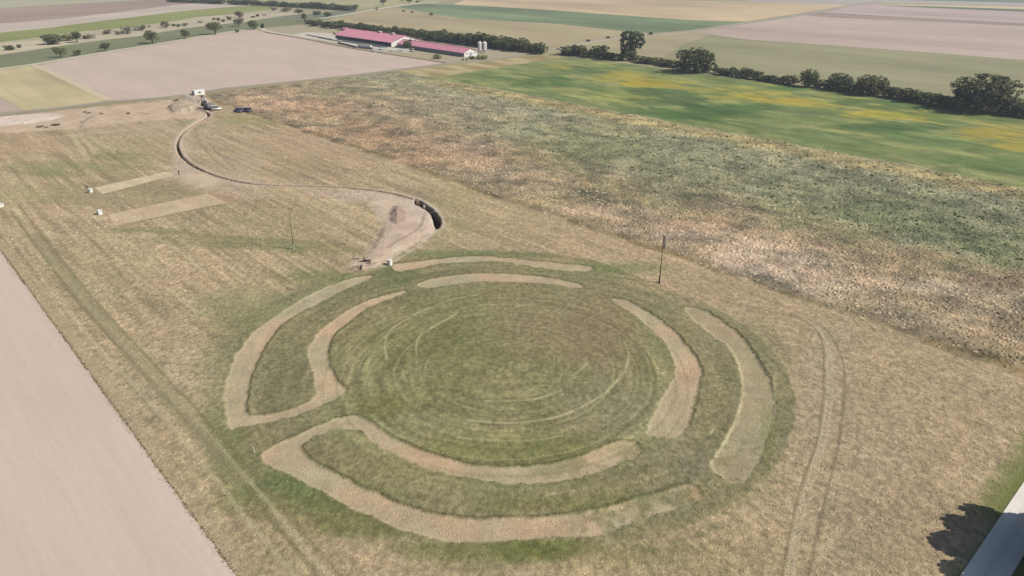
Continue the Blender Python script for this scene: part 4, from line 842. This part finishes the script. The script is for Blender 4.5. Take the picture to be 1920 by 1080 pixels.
def excavator(px, py, rz):
    x_, y_ = P(px, py); e = empty('excavator', (x_, y_, 0), rz)
    for s_ in (-1, 1):
        tr = part('track', e, MBK, lambda bm: (box(bm, (0, s_*.95, .4), (2.6, .5, .8), 0, .2), [box(bm, (-1.1+k*.22, s_*.95, .4), (.06, .56, .84)) for k in range(11)]))
        part('track_wheel', tr, MST, lambda bm: [bmesh.ops.create_cone(bm, cap_ends=True, segments=12, radius1=.22, radius2=.22, depth=.6, matrix=Matrix.Translation((q, s_*.95, .4)) @ Matrix.Rotation(math.pi/2, 4, 'X')) for q in (-.8, 0, .8)])
    part('undercarriage', e, MBK, lambda bm: box(bm, (0, 0, .6), (1.6, 1.5, .4)))
    part('engine_housing', e, MST, lambda bm: (box(bm, (-.7, 0, 1.45), (1.9, 2.2, 1.2), 0, .12), box(bm, (-1.55, 0, 1.2), (.5, 2.2, .9), 0, .1)))
    cb = part('cab', e, MST, lambda bm: ([box(bm, (xx, yy, 1.95), (.09, .09, 1.7)) for xx in (.1, 1.2) for yy in (.15, 1.1)], box(bm, (.65, .62, 2.83), (1.3, 1.1, .1), 0, .04), box(bm, (.65, .62, 1.1), (1.25, 1.05, .35))))
    part('cab_glass', cb, MGL, lambda bm: box(bm, (.65, .62, 2.02), (1.06, .92, 1.5)))
    part('boom', e, MST, lambda bm: (box(bm, (1.7, -.3, 2.6), (2.8, .28, .36), 0, .03, -R(48)), box(bm, (3.2, -.3, 3.9), (1.6, .26, .32), 0, .03, R(12))))
    part('dipper', e, MST, lambda bm: box(bm, (3.9, -.3, 2.9), (2.4, .24, .28), 0, .03, R(75)))
    part('hydraulic_ram', e, MM, lambda bm: box(bm, (1.6, -.3, 2.1), (1.8, .12, .12), 0, 0, -R(40)))
    part('bucket', e, MBK, lambda bm: (prism(bm, [(3.6, 1.7), (4.4, 1.6), (4.3, .8), (3.7, .6), (3.4, 1.0)], -.7, .1)))
    return tag(e, 'grey tracked excavator with raised arm standing next to the white van', 'excavator')
excavator(391, 205.5, R(100)).scale = (1.25, 1.25, 1.35)

# ------------------------------------------------------------------ poles, boxes, stakes
def pole(px, py, ytop, mat, banner, label):
    x_, y_ = P(px, py); h = hgt(x_, y_, ytop); e = empty('pole', (x_, y_, 0), -YAW)
    part('shaft', e, mat, lambda bm: tube(bm, [(0, 0, 0), (.02, 0, h*.5), (.05, 0, h)], [.12, .09, .06], 10), True)
    part('foot_sleeve', e, MBK if banner else MPL, lambda bm: (tube(bm, [(0, 0, 0), (0, 0, 1.15)], [.17, .16], 10), box(bm, (0, 0, .04), (.5, .5, .08))))
    part('cross_bar', e, mat, lambda bm: box(bm, (.2, 0, h-.35), (.7, .05, .05)))
    if banner:
        def cloth(bm):
            n = 14; vs = [[bm.verts.new((.08+.55*i/4, .05*math.sin(i*1.7+j*.5), h-.4-2.6*j/n)) for i in range(5)] for j in range(n+1)]
            for j in range(n):
                for i in range(4): bm.faces.new((vs[j][i], vs[j][i+1], vs[j+1][i+1], vs[j+1][i]))
        o = part('banner', e, solid('grey_cloth', (168, 152, 142), .9, .05), cloth, True); m = o.modifiers.new('thick', 'SOLIDIFY'); m.thickness = .01
    return tag(e, label, 'pole')
pole(1236, 530.5, 440, MPO, True, 'tall dark pole with a grey cloth on top, right of the ring'); pole(551, 467.5, 388, MPT, False, 'tall thin pale pole standing alone in the dry meadow left of the pit')
def wbox(px, py, s_, h, rz, label):
    x_, y_ = P(px, py); e = empty('white_box', (x_, y_, 0), rz)
    part('body', e, MWP, lambda bm: box(bm, (0, 0, h*.45), (s_, s_, h*.9), 0, .05)); part('lid', e, MWP, lambda bm: box(bm, (0, 0, h*.95), (s_*1.08, s_*1.08, h*.1), 0, .02))
    part('handle', e, MST, lambda bm: box(bm, (0, -s_*.55, h*.7), (s_*.4, .05, .05)))
    return tag(e, label, 'box')
wbox(731, 497, .85, 1.25, .3, 'white upright box at the foot of the bare earth patch, top left of the ring')
wbox(187.5, 402, 1.0, 1.2, .2, 'white box beside the left end of the lower mown strip'); wbox(169.5, 361, 1.0, 1.1, .6, 'white box next to the leaning person at the upper mown strip'); wbox(1, 388, 1.2, .9, .5, 'pale box cut off by the left edge of the picture')
def stake(px, py, h, lean, label):
    x_, y_ = P(px, py); e = empty('stake', (x_, y_, 0)); part('shaft', e, MLMP, lambda bm: tube(bm, [(0, 0, -.1), (lean, 0, h)], [.05, .04], 6)); part('tip', e, MRED, lambda bm: tube(bm, [(lean, 0, h), (lean*1.05, 0, h+.08)], [.055, .03], 6))
    return tag(e, label, 'stake')
stake(477.5, 849, 1.2, -.1, 'thin pale stake at the lower left corner of the mown strips')
# low furniture of the dig: planks and a barrow near the crouching people
def plank(px, py, L, rz, label):
    x_, y_ = P(px, py); e = empty('plank', (x_, y_, .32), rz); part('board', e, MPO, lambda bm: box(bm, (0, 0, .05), (L, .28, .06), 0, .01)); part('batten', e, MPO, lambda bm: [box(bm, (q, 0, .0), (.08, .3, .05)) for q in (-L*.35, L*.35)])
    return tag(e, label, 'plank')
plank(678, 503, 2.2, R(60), 'brown plank lying across the bare earth near the crouching people'); plank(668, 487.5, 1.6, R(-50), 'short brown plank left of the crouching people')
plank(808, 401, 1.8, R(0), 'short plank at the inner edge of the deep pit')

# ------------------------------------------------------------------ people
SK = solid('skin', (196, 150, 124), .6, .2); HR = solid('hair', (58, 44, 36), .8, .1)
CL_ = {'white': solid('white_shirt', (228, 222, 214), .9, .05), 'dark': solid('dark_cloth', (48, 44, 44), .9, .05), 'olive': solid('olive_cloth', (92, 88, 66), .9, .05), 'pale': solid('pale_cloth', (192, 182, 166), .9, .05), 'brown': solid('brown_cloth', (84, 66, 54), .9, .05)}
POSE = {
 'stand': dict(pelvis=(0,0,.93), chest=(0,.01,1.28), neck=(0,0,1.46), head=(0,-.03,1.62), hipL=(.09,0,.9), kneeL=(.11,-.03,.5), footL=(.12,0,.08), toeL=(.13,-.16,.03), hipR=(-.09,0,.9), kneeR=(-.12,-.01,.5), footR=(-.14,.04,.08), toeR=(-.15,-.12,.03), shL=(.18,.01,1.4), elL=(.24,.0,1.13), haL=(.22,-.12,.9), shR=(-.18,.01,1.4), elR=(-.25,.02,1.13), haR=(-.24,-.1,.9)),
 'bend': dict(pelvis=(0,.12,.86), chest=(0,-.22,1.08), neck=(0,-.38,1.14), head=(0,-.52,1.16), hipL=(.09,.12,.84), kneeL=(.12,-.02,.48), footL=(.14,.02,.08), toeL=(.14,-.14,.03), hipR=(-.09,.12,.84), kneeR=(-.12,0,.48), footR=(-.14,.08,.08), toeR=(-.14,-.08,.03), shL=(.17,-.3,1.1), elL=(.2,-.4,.85), haL=(.12,-.52,.66), shR=(-.17,-.3,1.1), elR=(-.2,-.42,.85), haR=(-.1,-.54,.66)),
 'crouch': dict(pelvis=(0,.1,.32), chest=(0,-.05,.65), neck=(0,-.16,.8), head=(0,-.24,.92), hipL=(.1,.08,.32), kneeL=(.2,-.28,.5), footL=(.17,-.08,.08), toeL=(.18,-.24,.03), hipR=(-.1,.08,.32), kneeR=(-.2,-.28,.5), footR=(-.17,-.08,.08), toeR=(-.18,-.24,.03), shL=(.18,-.12,.76), elL=(.22,-.32,.55), haL=(.08,-.48,.34), shR=(-.18,-.12,.76), elR=(-.22,-.32,.55), haR=(-.06,-.5,.3))}
def skin(name, pts, edges, rad, mat, parent):
    me = bpy.data.meshes.new(name); me.from_pydata(pts, edges, []); o = obj(name, me, mat, parent)
    m = o.modifiers.new('skin', 'SKIN'); m.use_smooth_shade = True
    for v, r in zip(me.skin_vertices[0].data, rad): v.radius = (r, r) if not isinstance(r, tuple) else r
    me.skin_vertices[0].data[0].use_root = True
    s_ = o.modifiers.new('sub', 'SUBSURF'); s_.levels = s_.render_levels = 1
    return o
def person(px, py, pose, rz, shirt, trousers, label, z=0):
    x_, y_ = P(px, py); J = POSE[pose]; k = list(J); ii = {n: i for i, n in enumerate(k)}
    E = [('pelvis','chest'),('chest','neck'),('neck','head')]+[(a+s_, b+s_) for s_ in 'LR' for a, b in (('hip','knee'),('knee','foot'),('foot','toe'),('sh','el'),('el','ha'))]+[('pelvis','hipL'),('pelvis','hipR'),('chest','shL'),('chest','shR')]
    rd = dict(pelvis=.13, chest=.14, neck=.055, head=.095, hip=.09, knee=.058, foot=.045, toe=.035, sh=.055, el=.04, ha=.03)
    e = skin('person', [J[n] for n in k], [(ii[a], ii[b]) for a, b in E], [rd.get(n, rd.get(n[:-1], .05)) for n in k], SK, None)
    e.location = (x_, y_, z); e.rotation_euler = (0, 0, rz)
    q = ['chest', 'pelvis', 'shL', 'elL', 'shR', 'elR']; skin('shirt', [J[n] for n in q], [(0, 1), (0, 2), (2, 3), (0, 4), (4, 5)], [.165, .15, .075, .056, .075, .056], shirt, e)
    q = ['pelvis', 'hipL', 'kneeL', 'footL', 'hipR', 'kneeR', 'footR']; skin('trousers', [J[n] for n in q], [(0, 1), (1, 2), (2, 3), (0, 4), (4, 5), (5, 6)], [.145, .105, .076, .062, .105, .076, .062], trousers, e)
    hd = Vector(J['head'])
    part('hair', e, HR, lambda bm: bmesh.ops.create_icosphere(bm, subdivisions=2, radius=.108, matrix=Matrix.Translation(hd+Vector((0, .03, .035)))), True)
    for s_ in 'LR':
        a, b = Vector(J['el'+s_]), Vector(J['ha'+s_]); d = (b-a).normalized(); sd = d.cross(Vector((0, 1, .2))).normalized()
        def fing(bm):
            for f in range(4): o_ = b+sd*(f-1.5)*.019; tube(bm, [o_, o_+d*.05, o_+d*(.085+.008*(f in (1, 2)))+Vector((0, -.02, 0))], [.009, .008, .006], 6)
            tube(bm, [b-d*.02+sd*.03, b+sd*.055+d*.03], [.01, .007], 6)
        part('fingers', e, SK, fing)
    part('shoes', e, MBK, lambda bm: [box(bm, (Vector(J['foot'+s_])+Vector(J['toe'+s_]))/2+Vector((0, 0, -.01)), (.1, .28, .09), 0, .03) for s_ in 'LR'])
    return tag(e, label, 'person')
person(336, 328.5, 'stand', R(40), CL_['olive'], CL_['dark'], 'person in dark olive clothes standing by the right end of the upper mown strip')
person(164, 355.5, 'bend', R(200), CL_['dark'], CL_['brown'], 'dark clothed person bending over beside the white box in the left meadow')
person(688, 492.5, 'crouch', R(30), CL_['white'], CL_['dark'], 'crouching person in a white shirt on the bare earth above the ring', .25)
person(683, 492.5, 'crouch', R(140), CL_['dark'], CL_['brown'], 'crouching dark clothed person left of the white shirted digger', .25)
person(693.5, 495.5, 'crouch', R(-40), CL_['brown'], CL_['dark'], 'crouching brown clothed person right of the white shirted digger', .25)
person(795, 388, 'stand', R(10), CL_['pale'], CL_['pale'], 'person in pale clothes standing down in the deep pit', -1.0)

# ------------------------------------------------------------------ air over the plain
hz = bpy.data.materials.new('air'); hz.use_nodes = True; ht = hz.node_tree; ht.nodes.clear()
hv = ht.nodes.new('ShaderNodeVolumePrincipled'); hv.inputs['Color'].default_value = (.80, .86, .95, 1); hv.inputs['Density'].default_value = .00015; hv.inputs['Anisotropy'].default_value = .3
ho = ht.nodes.new('ShaderNodeOutputMaterial'); ht.links.new(hv.outputs[0], ho.inputs['Volume'])
bm = bmesh.new(); box(bm, (0, 0, 33.5), (19000, 19000, 73)); o = obj('haze', bm_mesh('haze', bm), hz); tag(o, kind='stuff')
